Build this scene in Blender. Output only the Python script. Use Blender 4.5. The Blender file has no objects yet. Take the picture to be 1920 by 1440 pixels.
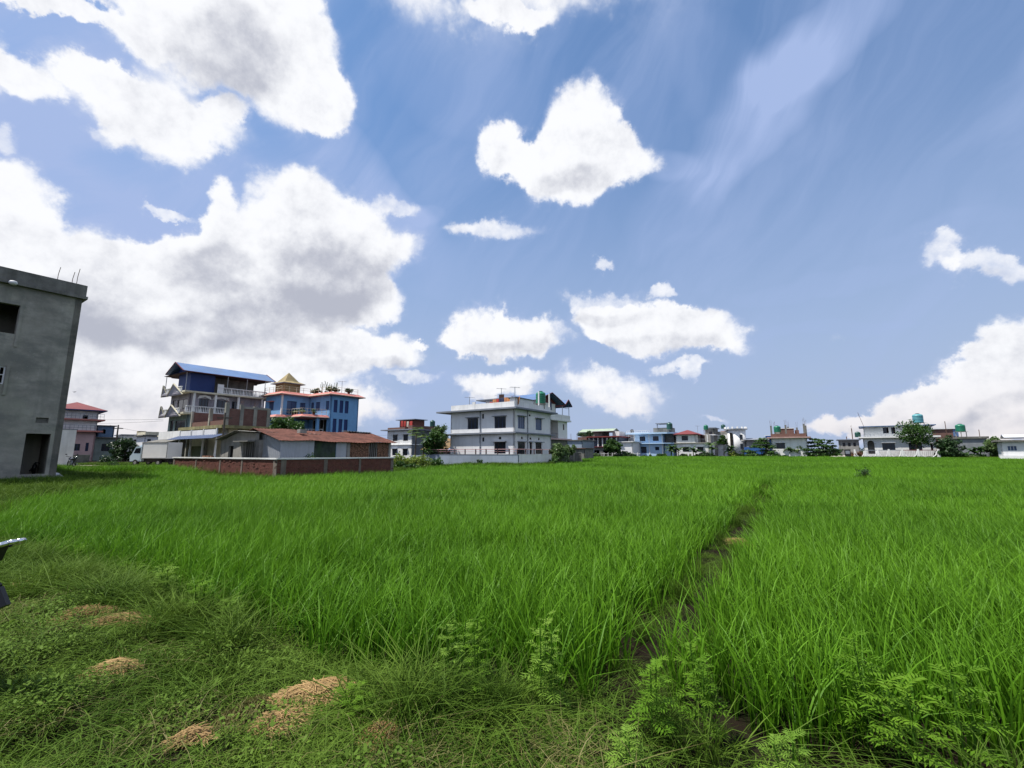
import bpy, math, random
import numpy as np
from mathutils import Vector, Matrix
R = math.radians
S = bpy.context.scene
C = S.collection

# ------------------------------------------------------------------ camera, sky, sun, exposure
CAM_H = 1.75
PITCH = math.atan(130/840)
cd = bpy.data.cameras.new('camera'); cam = bpy.data.objects.new('camera', cd); C.objects.link(cam)
cam.location = (0, 0, CAM_H); cam.rotation_euler = (math.pi/2+PITCH, 0, 0)
cd.sensor_width = 36; cd.lens = 36*840/1920; cd.clip_start = .05; cd.clip_end = 6000
S.camera = cam
S.view_settings.view_transform = 'Standard'; S.view_settings.look = 'None'
S.view_settings.exposure = 0.6; S.view_settings.gamma = 1
S.view_settings.use_curve_mapping = False
SUN_AZ, SUN_EL = -98, 64
sd = bpy.data.lights.new('sun', 'SUN'); sun = bpy.data.objects.new('sun', sd); C.objects.link(sun)
sd.energy = 4.6; sd.angle = R(.6); sd.color = (1, .95, .87)
_s = Vector((math.sin(R(SUN_AZ))*math.cos(R(SUN_EL)), math.cos(R(SUN_AZ))*math.cos(R(SUN_EL)), math.sin(R(SUN_EL))))
sun.rotation_euler = _s.to_track_quat('Z', 'Y').to_euler()

# sight-line surveying: bearings and elevations measured on the photograph become places
ct, st = math.cos(PITCH), math.sin(PITCH)
def ray(px, py):
    u, v = (px-960)/840, (720-py)/840
    return (u, ct-v*st, st+v*ct)
def zat(py, Y, px=960):
    r = ray(px, py); return CAM_H+r[2]/r[1]*Y
def xat(px, Y, z=CAM_H):
    return (px-960)/840*(Y*ct+(z-CAM_H)*st)
def ground_pt(px, py, z=0):
    r = ray(px, py); t = (z-CAM_H)/r[2]; return (r[0]*t, r[1]*t)
def azel(px, py):
    r = ray(px, py); return math.atan2(r[0], r[1]), math.atan2(r[2], math.hypot(r[0], r[1]))

# ------------------------------------------------------------------ world: Nishita sky with procedural clouds
W = bpy.data.worlds.new('World'); S.world = W; W.use_nodes = True
nt = W.node_tree; nt.nodes.clear()
def N(t, **k):
    n = nt.nodes.new(t)
    for a, b in k.items(): setattr(n, a, b)
    return n
def L(a, b): nt.links.new(a, b)
def mth(op, a, b=None, c=None, clamp=False):
    n = N('ShaderNodeMath', operation=op, use_clamp=clamp)
    for i, v in enumerate((a, b, c)):
        if v is None: continue
        if isinstance(v, (int, float)): n.inputs[i].default_value = v
        else: L(v, n.inputs[i])
    return n.outputs[0]
def mrange(v, a, b, c=0., d=1., t='SMOOTHSTEP'):
    n = N('ShaderNodeMapRange', interpolation_type=t); L(v, n.inputs[0])
    for i, q in enumerate((a, b, c, d)): n.inputs[i+1].default_value = q
    return n.outputs[0]
def noise(vec, scale, detail=5, rough=.55, seed=0, dist=0):
    n = N('ShaderNodeTexNoise', noise_dimensions='3D')
    if seed:
        ad = N('ShaderNodeVectorMath', operation='ADD'); L(vec, ad.inputs[0]); ad.inputs[1].default_value = (seed*3.1, seed*1.7, seed*2.3); vec = ad.outputs[0]
    L(vec, n.inputs['Vector']); n.inputs['Scale'].default_value = scale; n.inputs['Detail'].default_value = detail
    n.inputs['Roughness'].default_value = rough; n.inputs['Distortion'].default_value = dist
    return n
def mixc(f, a, b):
    n = N('ShaderNodeMix', data_type='RGBA')
    if isinstance(f, (int, float)): n.inputs[0].default_value = f
    else: L(f, n.inputs[0])
    for i, v in ((6, a), (7, b)):
        if isinstance(v, tuple): n.inputs[i].default_value = (*v, 1)
        else: L(v, n.inputs[i])
    return n.outputs[2]
sky = N('ShaderNodeTexSky', sky_type='NISHITA'); sky.sun_disc = False
sky.sun_elevation = R(SUN_EL); sky.sun_rotation = R(SUN_AZ % 360); sky.altitude = 80; sky.air_density = 1.0; sky.dust_density = .6; sky.ozone_density = 2.5
tc = N('ShaderNodeTexCoord'); D0 = tc.outputs['Generated']
sp = N('ShaderNodeSeparateXYZ'); L(D0, sp.inputs[0])
az = mth('ARCTAN2', sp.outputs[0], sp.outputs[1]); el = mth('ARCSINE', sp.outputs[2])
# domain warp for ragged outlines
w1 = noise(D0, 5.5, 3, .5, 1); w2 = noise(D0, 17, 5, .6, 2)
def ctr(col, amp):
    v = N('ShaderNodeVectorMath', operation='SUBTRACT'); L(col, v.inputs[0]); v.inputs[1].default_value = (.5, .5, .5)
    s = N('ShaderNodeVectorMath', operation='SCALE'); L(v.outputs[0], s.inputs[0]); s.inputs['Scale'].default_value = amp
    return s.outputs[0]
def vadd(a, b):
    v = N('ShaderNodeVectorMath', operation='ADD'); L(a, v.inputs[0]); L(b, v.inputs[1]); return v.outputs[0]
cmb = N('ShaderNodeCombineXYZ'); L(az, cmb.inputs[0]); L(el, cmb.inputs[1])
Pw = vadd(cmb.outputs[0], vadd(ctr(w1.outputs['Color'], .13), vadd(ctr(w2.outputs['Color'], .07), ctr(noise(D0, 62, 4, .6, 3).outputs['Color'], .02))))
Psoft = vadd(cmb.outputs[0], ctr(w1.outputs['Color'], .12))
def blob(P, px, py, rx, ry, rot=0, w=1.):
    a0, e0 = azel(px, py)
    if rot:
        c, s = math.cos(R(rot)), math.sin(R(rot))
    else: c, s = 1, 0
    a1, e1 = azel(px+c*rx, py+s*rx); a2, e2 = azel(px+s*ry, py-c*ry)
    # columns of the linear map; inverse gives blob coordinates
    M = np.array([[a1-a0, a2-a0], [e1-e0, e2-e0]]); I = np.linalg.inv(M)
    sub = N('ShaderNodeVectorMath', operation='SUBTRACT'); L(P, sub.inputs[0]); sub.inputs[1].default_value = (a0, e0, 0)
    d1 = N('ShaderNodeVectorMath', operation='DOT_PRODUCT'); L(sub.outputs[0], d1.inputs[0]); d1.inputs[1].default_value = (I[0, 0], I[0, 1], 0)
    d2 = N('ShaderNodeVectorMath', operation='DOT_PRODUCT'); L(sub.outputs[0], d2.inputs[0]); d2.inputs[1].default_value = (I[1, 0], I[1, 1], 0)
    q = mth('MULTIPLY_ADD', d1.outputs['Value'], d1.outputs['Value'], mth('MULTIPLY', d2.outputs['Value'], d2.outputs['Value']))
    return mth('MULTIPLY', mrange(q, 0, 1.9, 1, 0, 'SMOOTHERSTEP'), w)
def total(P, lst):
    acc = None
    for b in lst:
        f = blob(P, *b)
        acc = f if acc is None else mth('ADD', acc, f)
    return acc
CUMULUS = [(70, 5, 120, 30, 0, 1), (430, 50, 170, 110, 0, 1), (300, 20, 110, 60, 0, .8), (560, 130, 85, 110, 0, 1), (610, 195, 55, 50, 0, 1),
 (300, 210, 170, 70, 20, 1), (190, 150, 80, 40, 20, .9), (290, 265, 100, 50, 30, .8), (430, 200, 45, 35, 0, .8), (40, 150, 75, 42, 35, .9),
 (180, 262, 45, 22, 20, .55), (15, 285, 45, 25, 30, .6), (415, 415, 42, 55, 0, 1), (590, 395, 105, 75, 20, 1), (650, 480, 95, 100, 0, 1.1),
 (520, 500, 160, 90, 0, 1.1), (330, 490, 140, 50, -5, .95), (300, 395, 55, 12, 12, .55), (735, 375, 40, 22, 0, .55), (760, 460, 30, 35, 0, .5), (50, 420, 110, 80, 25, 1), (130, 540, 220, 110, 0, 1.1), (400, 600, 260, 80, 0, 1),
 (220, 690, 260, 90, 0, 1.15), (50, 640, 160, 120, 0, 1.1), (380, 740, 330, 70, 0, .95), (100, 780, 260, 70, 0, .95), (620, 770, 160, 40, 0, .6), (705, 565, 50, 32, 0, .8), (690, 650, 110, 42, 5, .9), (560, 660, 130, 55, 0, .8),
 (945, 262, 50, 52, 0, 1.1), (1020, 300, 90, 50, 10, 1), (1095, 255, 75, 80, 0, 1.1), (1150, 300, 78, 60, 10, 1.1), (1080, 350, 85, 42, 0, 1),
 (920, 440, 90, 24, -8, .72), (1125, 490, 20, 13, 0, .6), (1130, 565, 80, 28, 0, .66), (1250, 560, 26, 14, 0, .55),
 (890, 612, 55, 42, 0, .9), (960, 632, 110, 38, 5, 1), (1140, 605, 60, 38, 0, .9), (1220, 620, 120, 42, 5, 1.05), (1330, 622, 75, 36, 10, .9),
 (940, 716, 72, 26, 0, .9), (1140, 735, 110, 42, 5, .72), (1270, 690, 45, 13, 0, .6), (780, 705, 60, 14, 0, .55), (1330, 775, 35, 8, 0, .6),
 (1765, 470, 45, 26, 0, .62), (1850, 500, 90, 26, 0, .62), (1905, 670, 95, 85, -25, 1.2), (1820, 725, 130, 62, -28, 1.2), (1700, 765, 120, 42, -18, 1.15),
 (1860, 790, 190, 60, 0, 1), (1575, 785, 75, 22, -10, .9), (960, 18, 75, 28, 0, .75), (790, 640, 20, 8, 0, .5), (1985, 680, 90, 100, 0, 1.0), (-90, 520, 170, 200, 0, 1), (-120, 120, 120, 100, 0, .8)]
VEIL = [(260, 470, 520, 300, 0, .6), (1560, 60, 230, 70, -38, 1), (1400, 240, 230, 75, -48, 1), (1270, 400, 140, 60, -55, .7), (640, 290, 190, 60, 45, .6), (745, 400, 110, 45, 55, .6), (800, 395, 40, 25, 0, .5),
 (1560, 530, 260, 28, -14, .6), (1760, 440, 200, 22, -14, .5), (1550, 620, 200, 16, -6, .6), (860, 130, 140, 150, 0, .6), (1330, 120, 120, 160, -30, .5), (250, 200, 380, 240, 15, .55), (120, 60, 300, 60, 10, .5), (1680, 380, 260, 60, -14, .4), (180, 390, 200, 60, 20, .6), (60, 230, 160, 90, 20, .5),
 (1600, 715, 160, 10, -4, .6), (900, 520, 160, 60, 0, .35), (1150, 680, 230, 60, 0, .5), (760, 740, 300, 70, 0, .7), (1250, 310, 50, 40, 0, .8)]
GREY = [(440, 105, 105, 95, 10, 1.1), (640, 520, 100, 75, 0, 1.1), (540, 570, 150, 45, 0, 1), (420, 500, 90, 38, 0, .9), (300, 620, 180, 38, 0, .9), (520, 640, 110, 30, 0, .7), (110, 640, 150, 60, 0, .8),
 (120, 740, 200, 40, 0, .5), (1080, 345, 90, 26, 0, .55), (960, 655, 100, 18, 0, .7), (1240, 650, 120, 18, 0, .7), (1130, 595, 60, 14, 0, .5), (940, 735, 60, 10, 0, .5), (690, 680, 90, 16, 0, .6),
 (1740, 800, 230, 22, 0, .8), (1870, 765, 80, 18, -20, .5), (1840, 520, 90, 16, 0, .6), (200, 560, 120, 30, 0, .5)]
cum = total(Pw, CUMULUS); veil = total(Psoft, VEIL); grey = total(Psoft, GREY)
n_big = noise(D0, 9, 6, .62, 5); n_fin = noise(D0, 34, 6, .6, 6)
vshift = N('ShaderNodeVectorMath', operation='ADD'); L(D0, vshift.inputs[0]); vshift.inputs[1].default_value = (-.012, 0, .022)
n_big2 = noise(vshift.outputs[0], 9, 6, .62, 5); n_fin2 = noise(vshift.outputs[0], 34, 4, .6, 6)
# broken cloud cover carries on behind and beside the camera
n_out = noise(D0, 2.6, 6, .6, 9)
side = mrange(mth('ABSOLUTE', az), .95, 1.35); high = mrange(el, .72, .95)
outm = mth('MAXIMUM', side, high)
cum = mth('ADD', cum, mth('MULTIPLY', outm, mrange(n_out.outputs['Fac'], .45, .62, 0, 1.0)))
dens = mth('ADD', cum, mth('ADD', mth('MULTIPLY', mth('SUBTRACT', n_big.outputs['Fac'], .5), .95), mth('MULTIPLY', mth('SUBTRACT', n_fin.outputs['Fac'], .5), .58)))
mask = mrange(dens, .22, .88)
body = mrange(dens, .3, 1.5, 0, 1, 'LINEAR')
relief = mth('MULTIPLY_ADD', mth('SUBTRACT', n_big.outputs['Fac'], n_big2.outputs['Fac']), 2.2, mth('MULTIPLY', mth('SUBTRACT', n_fin.outputs['Fac'], n_fin2.outputs['Fac']), .4))
shade = mth('ADD', mth('MULTIPLY', grey, .66), mth('MULTIPLY', relief, -1.1))
shade = mth('ADD', shade, mth('MULTIPLY', mth('SUBTRACT', n_big.outputs['Fac'], .52), .5))
shade = mth('ADD', shade, mth('MULTIPLY', mrange(dens, .6, 2.2, 0, 1, 'LINEAR'), .22))
low = mrange(el, 0.0, .16, 1, 0)
cloud_lit = mixc(low, (4.3, 4.35, 4.5), (3.75, 3.6, 3.7))
cloud_dark = (2.0, 2.1, 2.5)
cloudc = mixc(mth('MULTIPLY', mrange(shade, -.1, 1.35), .95), cloud_lit, cloud_dark)
hs = N('ShaderNodeHueSaturation'); L(sky.outputs[0], hs.inputs['Color']); hs.inputs['Saturation'].default_value = .92; hs.inputs['Value'].default_value = 1.0
tint = N('ShaderNodeMix', data_type='RGBA', blend_type='MULTIPLY'); tint.inputs[0].default_value = 1; L(hs.outputs[0], tint.inputs[6]); tint.inputs[7].default_value = (.36, .57, .72, 1)
mpr = N('ShaderNodeMapping'); L(Psoft, mpr.inputs[0]); mpr.inputs['Rotation'].default_value = (0, 0, R(-50)); mpc = N('ShaderNodeMapping'); L(mpr.outputs[0], mpc.inputs[0]); mpc.inputs['Scale'].default_value = (1.6, 7, 1)
n_ci = noise(mpc.outputs[0], 1.0, 7, .55, 11, .5)
haze_low = mrange(el, -.02, .74, .96, .08, 'SMOOTHSTEP')
base = mixc(haze_low, tint.outputs[2], (1.85, 2.18, 2.95))
vf = mth('MULTIPLY', mth('MULTIPLY', veil, .95), mrange(n_ci.outputs['Fac'], .3, .68, .35, .95), clamp=True)
vf = mth('MAXIMUM', vf, mrange(n_ci.outputs['Fac'], .36, .72, .10, .44))
base = mixc(vf, base, (1.7, 2.2, 3.5))
base = mixc(mrange(mth('ADD', cum, mth('MULTIPLY', mth('SUBTRACT', n_ci.outputs['Fac'], .5), .5)), -.05, .8, 0, .62), base, (2.5, 2.85, 3.8))
finalc = mixc(mask, base, cloudc)
bg = N('ShaderNodeBackground'); L(finalc, bg.inputs[0]); bg.inputs[1].default_value = .15
wo = N('ShaderNodeOutputWorld'); L(bg.outputs[0], wo.inputs[0])
W.cycles.sampling_method = 'MANUAL'; W.cycles.sample_map_resolution = 512

# ------------------------------------------------------------------ materials
_m = {}
def nodes_of(m): return m.node_tree
def mat(name, col, rough=.8, var=.25, scale=3., bump=.0, metallic=0, spec=.3, stain=None, stain_amt=.0, streak=0., brick=None, emit=None, bands=None):
    if name in _m: return _m[name]
    m = bpy.data.materials.new(name); m.use_nodes = True; t = m.node_tree; b = t.nodes['Principled BSDF']
    b.inputs['Roughness'].default_value = rough; b.inputs['Metallic'].default_value = metallic
    b.inputs['Specular IOR Level'].default_value = spec
    def n(k): return t.nodes.new(k)
    g = n('ShaderNodeTexCoord')
    def nz(s, d, r=.6, vs=None):
        x = n('ShaderNodeTexNoise'); x.inputs['Scale'].default_value = s; x.inputs['Detail'].default_value = d; x.inputs['Roughness'].default_value = r
        if vs:
            mp = n('ShaderNodeMapping'); mp.inputs['Scale'].default_value = vs; t.links.new(g.outputs['Object'], mp.inputs[0]); t.links.new(mp.outputs[0], x.inputs[0])
        else: t.links.new(g.outputs['Object'], x.inputs[0])
        return x.outputs['Fac']
    def mx(f, a, c):
        x = n('ShaderNodeMix'); x.data_type = 'RGBA'
        if isinstance(f, float): x.inputs[0].default_value = f
        else: t.links.new(f, x.inputs[0])
        for i, v in ((6, a), (7, c)):
            if isinstance(v, tuple): x.inputs[i].default_value = (*v, 1)
            else: t.links.new(v, x.inputs[i])
        return x.outputs[2]
    def mr(v, a, c, d=0., e=1.):
        x = n('ShaderNodeMapRange'); t.links.new(v, x.inputs[0])
        for i, q in enumerate((a, c, d, e)): x.inputs[i+1].default_value = q
        return x.outputs[0]
    f1 = nz(scale, 6)
    lo = tuple(c*(1-var) for c in col); hi = tuple(min(1, c*(1+var*.6)) for c in col)
    c = mx(mr(f1, .3, .7), lo, hi)
    if brick:
        bt = n('ShaderNodeTexBrick'); bt.offset = .5
        bt.inputs['Color1'].default_value = (*col, 1); bt.inputs['Color2'].default_value = (*[q*.6 for q in col], 1); bt.inputs['Mortar'].default_value = (*brick, 1)
        bt.inputs['Scale'].default_value = 1; bt.inputs['Brick Width'].default_value = .25; bt.inputs['Row Height'].default_value = .085; bt.inputs['Mortar Size'].default_value = .012
        mp = n('ShaderNodeMapping'); mp.inputs['Rotation'].default_value = (R(90), 0, 0)
        cx = n('ShaderNodeSeparateXYZ'); t.links.new(g.outputs['Object'], cx.inputs[0])
        ad = n('ShaderNodeMath'); ad.operation = 'ADD'; t.links.new(cx.outputs[0], ad.inputs[0]); t.links.new(cx.outputs[1], ad.inputs[1])
        cb = n('ShaderNodeCombineXYZ'); t.links.new(ad.outputs[0], cb.inputs[0]); t.links.new(cx.outputs[2], cb.inputs[1])
        t.links.new(cb.outputs[0], bt.inputs['Vector'])
        c = mx(.3, bt.outputs['Color'], c)
    if stain:
        f2 = nz(scale*.35, 8, .68)
        c = mx(mr(f2, .48, .68, 0, stain_amt), c, stain)
    if streak:
        f3 = nz(1, 5, .6, (2.2, 2.2, .12)); f4 = nz(.5, 3)
        sc = stain or tuple(q*.35 for q in col)
        c = mx(mr(f3, .5, .72, 0, streak), c, sc)
    if bands:
        c = mx(mr(nz(1, 6, .62, (.6, .6, 1.2)), .46, .62, 0, bands[1]), c, bands[0])
        c = mx(mr(nz(.55, 4, .6), .5, .66, 0, .6), c, bands[2])
        c = mx(mr(nz(14, 3, .7), .66, .72, 0, .5), c, (.5, .5, .47))
    t.links.new(c, b.inputs['Base Color'])
    if bump:
        bp = n('ShaderNodeBump'); bp.inputs['Strength'].default_value = bump; bp.inputs['Distance'].default_value = .02
        t.links.new(nz(scale*9, 6), bp.inputs['Height']); t.links.new(bp.outputs[0], b.inputs['Normal'])
    if emit: b.inputs['Emission Color'].default_value = (*emit, 1)
    _m[name] = m; return m
def leafmat(name, dark, light, trans=.35, rough=.5, nscale=.25, attr=False, spec=.35, foot_shade=None):
    if name in _m: return _m[name]
    m = bpy.data.materials.new(name); m.use_nodes = True; t = m.node_tree; b = t.nodes['Principled BSDF']; out = t.nodes['Material Output']
    b.inputs['Roughness'].default_value = rough; b.inputs['Specular IOR Level'].default_value = spec
    def n(k): return t.nodes.new(k)
    geo = n('ShaderNodeNewGeometry'); z = n('ShaderNodeTexNoise'); z.inputs['Scale'].default_value = nscale; z.inputs['Detail'].default_value = 4
    t.links.new(geo.outputs['Position'], z.inputs[0])
    oi = n('ShaderNodeObjectInfo')
    rnd = n('ShaderNodeAttribute'); rnd.attribute_name = 'rnd'; rnd.attribute_type = 'GEOMETRY'
    mr = n('ShaderNodeMapRange'); t.links.new(z.outputs['Fac'], mr.inputs[0]); mr.inputs[1].default_value = .36; mr.inputs[2].default_value = .64
    a = n('ShaderNodeMath'); a.operation = 'MULTIPLY_ADD'; t.links.new(rnd.outputs['Fac'], a.inputs[0]); a.inputs[1].default_value = .55
    s = n('ShaderNodeMath'); s.operation = 'MULTIPLY'; t.links.new(mr.outputs[0], s.inputs[0]); s.inputs[1].default_value = .45
    t.links.new(s.outputs[0], a.inputs[2])
    mx = n('ShaderNodeMix'); mx.data_type = 'RGBA'; t.links.new(a.outputs[0], mx.inputs[0]); mx.inputs[6].default_value = (*dark, 1); mx.inputs[7].default_value = (*light, 1)
    col = mx.outputs[2]
    if foot_shade:
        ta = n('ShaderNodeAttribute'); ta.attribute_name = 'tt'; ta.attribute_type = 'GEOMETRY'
        m2 = n('ShaderNodeMix'); m2.data_type = 'RGBA'; mr2 = n('ShaderNodeMapRange'); t.links.new(ta.outputs['Fac'], mr2.inputs[0]); mr2.inputs[1].default_value = .0; mr2.inputs[2].default_value = .35; mr2.inputs[3].default_value = .75; mr2.inputs[4].default_value = 0  # foot of each blade darkened in colour, for the shade down between stems
        t.links.new(mr2.outputs[0], m2.inputs[0]); t.links.new(col, m2.inputs[6]); m2.inputs[7].default_value = (*foot_shade, 1); col = m2.outputs[2]
        m3 = n('ShaderNodeMix'); m3.data_type = 'RGBA'; mr3 = n('ShaderNodeMapRange'); t.links.new(ta.outputs['Fac'], mr3.inputs[0]); mr3.inputs[1].default_value = .55; mr3.inputs[2].default_value = 1.; mr3.inputs[3].default_value = 0; mr3.inputs[4].default_value = .4  # upper blade lightened in colour, in place of the sheen of distant crop
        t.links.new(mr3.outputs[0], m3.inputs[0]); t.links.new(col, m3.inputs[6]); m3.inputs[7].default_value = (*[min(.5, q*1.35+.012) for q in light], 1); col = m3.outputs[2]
    t.links.new(col, b.inputs['Base Color'])
    tr = n('ShaderNodeBsdfTranslucent'); t.links.new(col, tr.inputs[0])
    ms = n('ShaderNodeMixShader'); ms.inputs[0].default_value = trans
    t.links.new(b.outputs[0], ms.inputs[1]); t.links.new(tr.outputs[0], ms.inputs[2]); t.links.new(ms.outputs[0], out.inputs[0])
    _m[name] = m; return m

# ------------------------------------------------------------------ mesh helpers
class MB:
    def __init__(s): s.v = []; s.f = []
    def add(s, vs, fs):
        o = len(s.v); s.v += [tuple(p) for p in vs]; s.f += [tuple(i+o for i in f) for f in fs]; return s
    def box(s, x0, x1, y0, y1, z0, z1):
        return s.add([(x0, y0, z0), (x1, y0, z0), (x1, y1, z0), (x0, y1, z0), (x0, y0, z1), (x1, y0, z1), (x1, y1, z1), (x0, y1, z1)],
                     [(0, 3, 2, 1), (4, 5, 6, 7), (0, 1, 5, 4), (1, 2, 6, 5), (2, 3, 7, 6), (3, 0, 4, 7)])
    def prism(s, poly, z0, z1):        # poly counter-clockwise seen from above
        n = len(poly)
        vs = [(x, y, z0) for x, y in poly]+[(x, y, z1) for x, y in poly]
        return s.add(vs, [tuple(range(n-1, -1, -1)), tuple(range(n, 2*n))]+[(i, (i+1) % n, n+(i+1) % n, n+i) for i in range(n)])
    def cyl(s, p, q, r, r2=None, n=8, cap=True):
        p, q = Vector(p), Vector(q); r2 = r if r2 is None else r2
        d = (q-p).normalized(); a = d.orthogonal().normalized(); b = d.cross(a)
        vs = []
        for c, rr in ((p, r), (q, r2)):
            for i in range(n):
                t = 2*math.pi*i/n; vs.append(c+(a*math.cos(t)+b*math.sin(t))*rr)
        fs = [(i, (i+1) % n, n+(i+1) % n, n+i) for i in range(n)]
        if cap: fs += [tuple(range(n-1, -1, -1)), tuple(range(n, 2*n))]
        return s.add(vs, fs)
    def tube(s, pts, r, n=6):
        for a, b in zip(pts, pts[1:]): s.cyl(a, b, r, n=n)
        return s
    def lathe(s, prof, n=16, c=(0, 0, 0)):
        vs = []; fs = []
        for r, z in prof:
            for i in range(n):
                t = 2*math.pi*i/n; vs.append((c[0]+r*math.cos(t), c[1]+r*math.sin(t), c[2]+z))
        for k in range(len(prof)-1):
            for i in range(n): fs.append((k*n+i, k*n+(i+1) % n, (k+1)*n+(i+1) % n, (k+1)*n+i))
        fs.append(tuple(range(n-1, -1, -1))); fs.append(tuple((len(prof)-1)*n+i for i in range(n)))
        return s.add(vs, fs)
    def facade(s, p0, d, Ln, z0, z1, holes=(), th=.22):
        # wall sheet from p0 along unit d; outward normal = (d.y, -d.x); holes (s0,s1,za,zb)
        nx, ny = d[1], -d[0]
        def P(a, z, k=0): return (p0[0]+d[0]*a-nx*k, p0[1]+d[1]*a-ny*k, z)
        xs = sorted({0, Ln}|{h[0] for h in holes}|{h[1] for h in holes}); zs = sorted({z0, z1}|{h[2] for h in holes}|{h[3] for h in holes})
        for a, b in zip(xs, xs[1:]):
            for c, e in zip(zs, zs[1:]):
                m, k = (a+b)/2, (c+e)/2
                if any(h[0] < m < h[1] and h[2] < k < h[3] for h in holes): continue
                s.add([P(a, c), P(b, c), P(b, e), P(a, e)], [(0, 1, 2, 3)])
                s.add([P(a, c, th), P(b, c, th), P(b, e, th), P(a, e, th)], [(3, 2, 1, 0)])
        for a, b, c, e in holes:
            for q in ((a, c, b, c), (b, c, b, e), (b, e, a, e), (a, e, a, c)):
                s.add([P(q[0], q[1]), P(q[2], q[3]), P(q[2], q[3], th), P(q[0], q[1], th)], [(0, 1, 2, 3)])
        s.add([P(0, z1), P(Ln, z1), P(Ln, z1, th), P(0, z1, th)], [(0, 1, 2, 3)])
        for a in (0, Ln): s.add([P(a, z0), P(a, z1), P(a, z1, th), P(a, z0, th)], [(0, 1, 2, 3)])
        return s
def link(name, me, m, parent=None, smooth=False):
    o = bpy.data.objects.new(name, me); C.objects.link(o)
    if m: 
        if not me.materials: me.materials.append(m)
    if parent: o.parent = parent
    if smooth: me.polygons.foreach_set('use_smooth', [True]*len(me.polygons))
    return o
def build(name, mb, m, parent=None, smooth=False):
    me = bpy.data.meshes.new(name); me.from_pydata(mb.v, [], mb.f); me.update()
    return link(name, me, m, parent, smooth)
def tag(o, label=None, cat=None, group=None, kind=None):
    if label: o['label'] = label
    if cat: o['category'] = cat
    if group: o['group'] = group
    if kind: o['kind'] = kind
    return o
def empty(name, loc, rz=0, label=None, cat=None, group=None):
    o = bpy.data.objects.new(name, None); C.objects.link(o); o.location = loc; o.rotation_euler = (0, 0, rz); o.empty_display_size = .2
    return tag(o, label, cat, group)
def mesh_np(name, V, F, attrs=None, m=None):
    """V (n,3); F list of index arrays (k,3) / (k,4)"""
    me = bpy.data.meshes.new(name)
    n = len(V); me.vertices.add(n); me.vertices.foreach_set('co', np.asarray(V, np.float32).ravel())
    loops = np.concatenate([f.ravel() for f in F]); sizes = np.concatenate([np.full(len(f), f.shape[1]) for f in F])
    me.loops.add(len(loops)); me.loops.foreach_set('vertex_index', loops.astype(np.int32))
    me.polygons.add(len(sizes)); starts = np.concatenate([[0], np.cumsum(sizes)[:-1]])
    me.polygons.foreach_set('loop_start', starts.astype(np.int32))
    me.update(calc_edges=True)
    for k, a in (attrs or {}).items():
        at = me.attributes.new(k, 'FLOAT', 'POINT'); at.data.foreach_set('value', np.asarray(a, np.float32))
    if m: me.materials.append(m)
    return me
def ss(a, b, x):
    t = np.clip((x-a)/(b-a), 0, 1); return t*t*(3-2*t)

# ------------------------------------------------------------------ terrain
NB = np.array([(-60, 40), (-24, 30), (-21, 27), (-19, 23.5), (-16, 18), (-13.5, 12.5), (-10, 8.3), (-6.3, 6.5), (-3.7, 5.1), (-2.6, 4.4), (-1.7, 3.95), (-.8, 3.5), (.5, 3.25), (1.0, 2.9), (3, 2.55), (40, 2.5)])
FB = np.array([(-60, 40), (-24.5, 32), (-13, 24.2), (-12.5, 24.6), (-8.0, 33), (-7.4, 43), (-4, 50.2), (.9, 47.5), (5.3, 54.8), (8, 72), (12, 103), (36, 112), (90, 93), (220, 62)])
def ynear(x): return np.interp(x, NB[:, 0], NB[:, 1])
def yfar(x): return np.interp(x, FB[:, 0], FB[:, 1])
DA = np.array((.72, 3.15)); DV = np.array((.5255, .8508))
def ditch(x, y):
    s = (x-DA[0])*DV[0]+(y-DA[1])*DV[1]; o = (x-DA[0])*DV[1]-(y-DA[1])*DV[0]
    o = o+.07*np.sin(s*1.3)+.05*np.sin(s*3.1+1)
    return s, o
def gz(x, y):
    x = np.asarray(x, float); y = np.asarray(y, float)
    z = .45*ss(55, 100, y)
    near = ss(-.15, .35, ynear(x)-y)
    verge = .14+.12*ss(-1, -4, x)+.03*np.sin(x*2.1+y)+.02*np.sin(x*5.3-y*3)
    z = z*(1-near)+verge*near
    far = ss(-.2, 1.2, y-yfar(x))
    zb = .42+.35*ss(6, 20, x)
    z = z*(1-far)+zb*far
    left = ss(-16, -21, x)*ss(14, 20, y); z = np.maximum(z, left*.36)
    s, o = ditch(x, y)
    fld = (1-near)*(1-far)
    z = z+fld*ss(.34, .12, np.abs(o))*(.1)*ss(30, 22, y)
    return z
_xs = np.unique(np.concatenate([np.arange(-12, 12, .12), np.arange(-40, -12, .6), np.arange(12, 50, 1), np.arange(-400, -40, 20), np.arange(50, 400, 15), [-3000, -1500, -800, 800, 1500, 3000]]))
_ys = np.unique(np.concatenate([np.arange(-3, 14, .12), np.arange(14, 60, .6), np.arange(60, 130, 3), np.arange(130, 600, 30), [-3000, -1000, -300, -100, -30, -10, 1000, 2000, 3500]]))
_X, _Y = np.meshgrid(_xs, _ys); _Z = gz(_X, _Y)
rg = np.random.default_rng(5); _Z += rg.normal(0, .008, _Z.shape)*(np.abs(_X) < 12)
nx, ny = len(_xs), len(_ys); ii = (np.arange(ny-1)[:, None]*nx+np.arange(nx-1)[None, :]).ravel()
gme = mesh_np('ground', np.stack([_X.ravel(), _Y.ravel(), _Z.ravel()], 1), [np.stack([ii, ii+1, ii+nx+1, ii+nx], 1)])
soil = mat('soil', (.014, .010, .007), .95, .5, 2.5, .8, stain=(.014, .022, .007), stain_amt=.9, spec=.04)
ground = link('ground', gme, soil); tag(ground, kind='structure')

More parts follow.
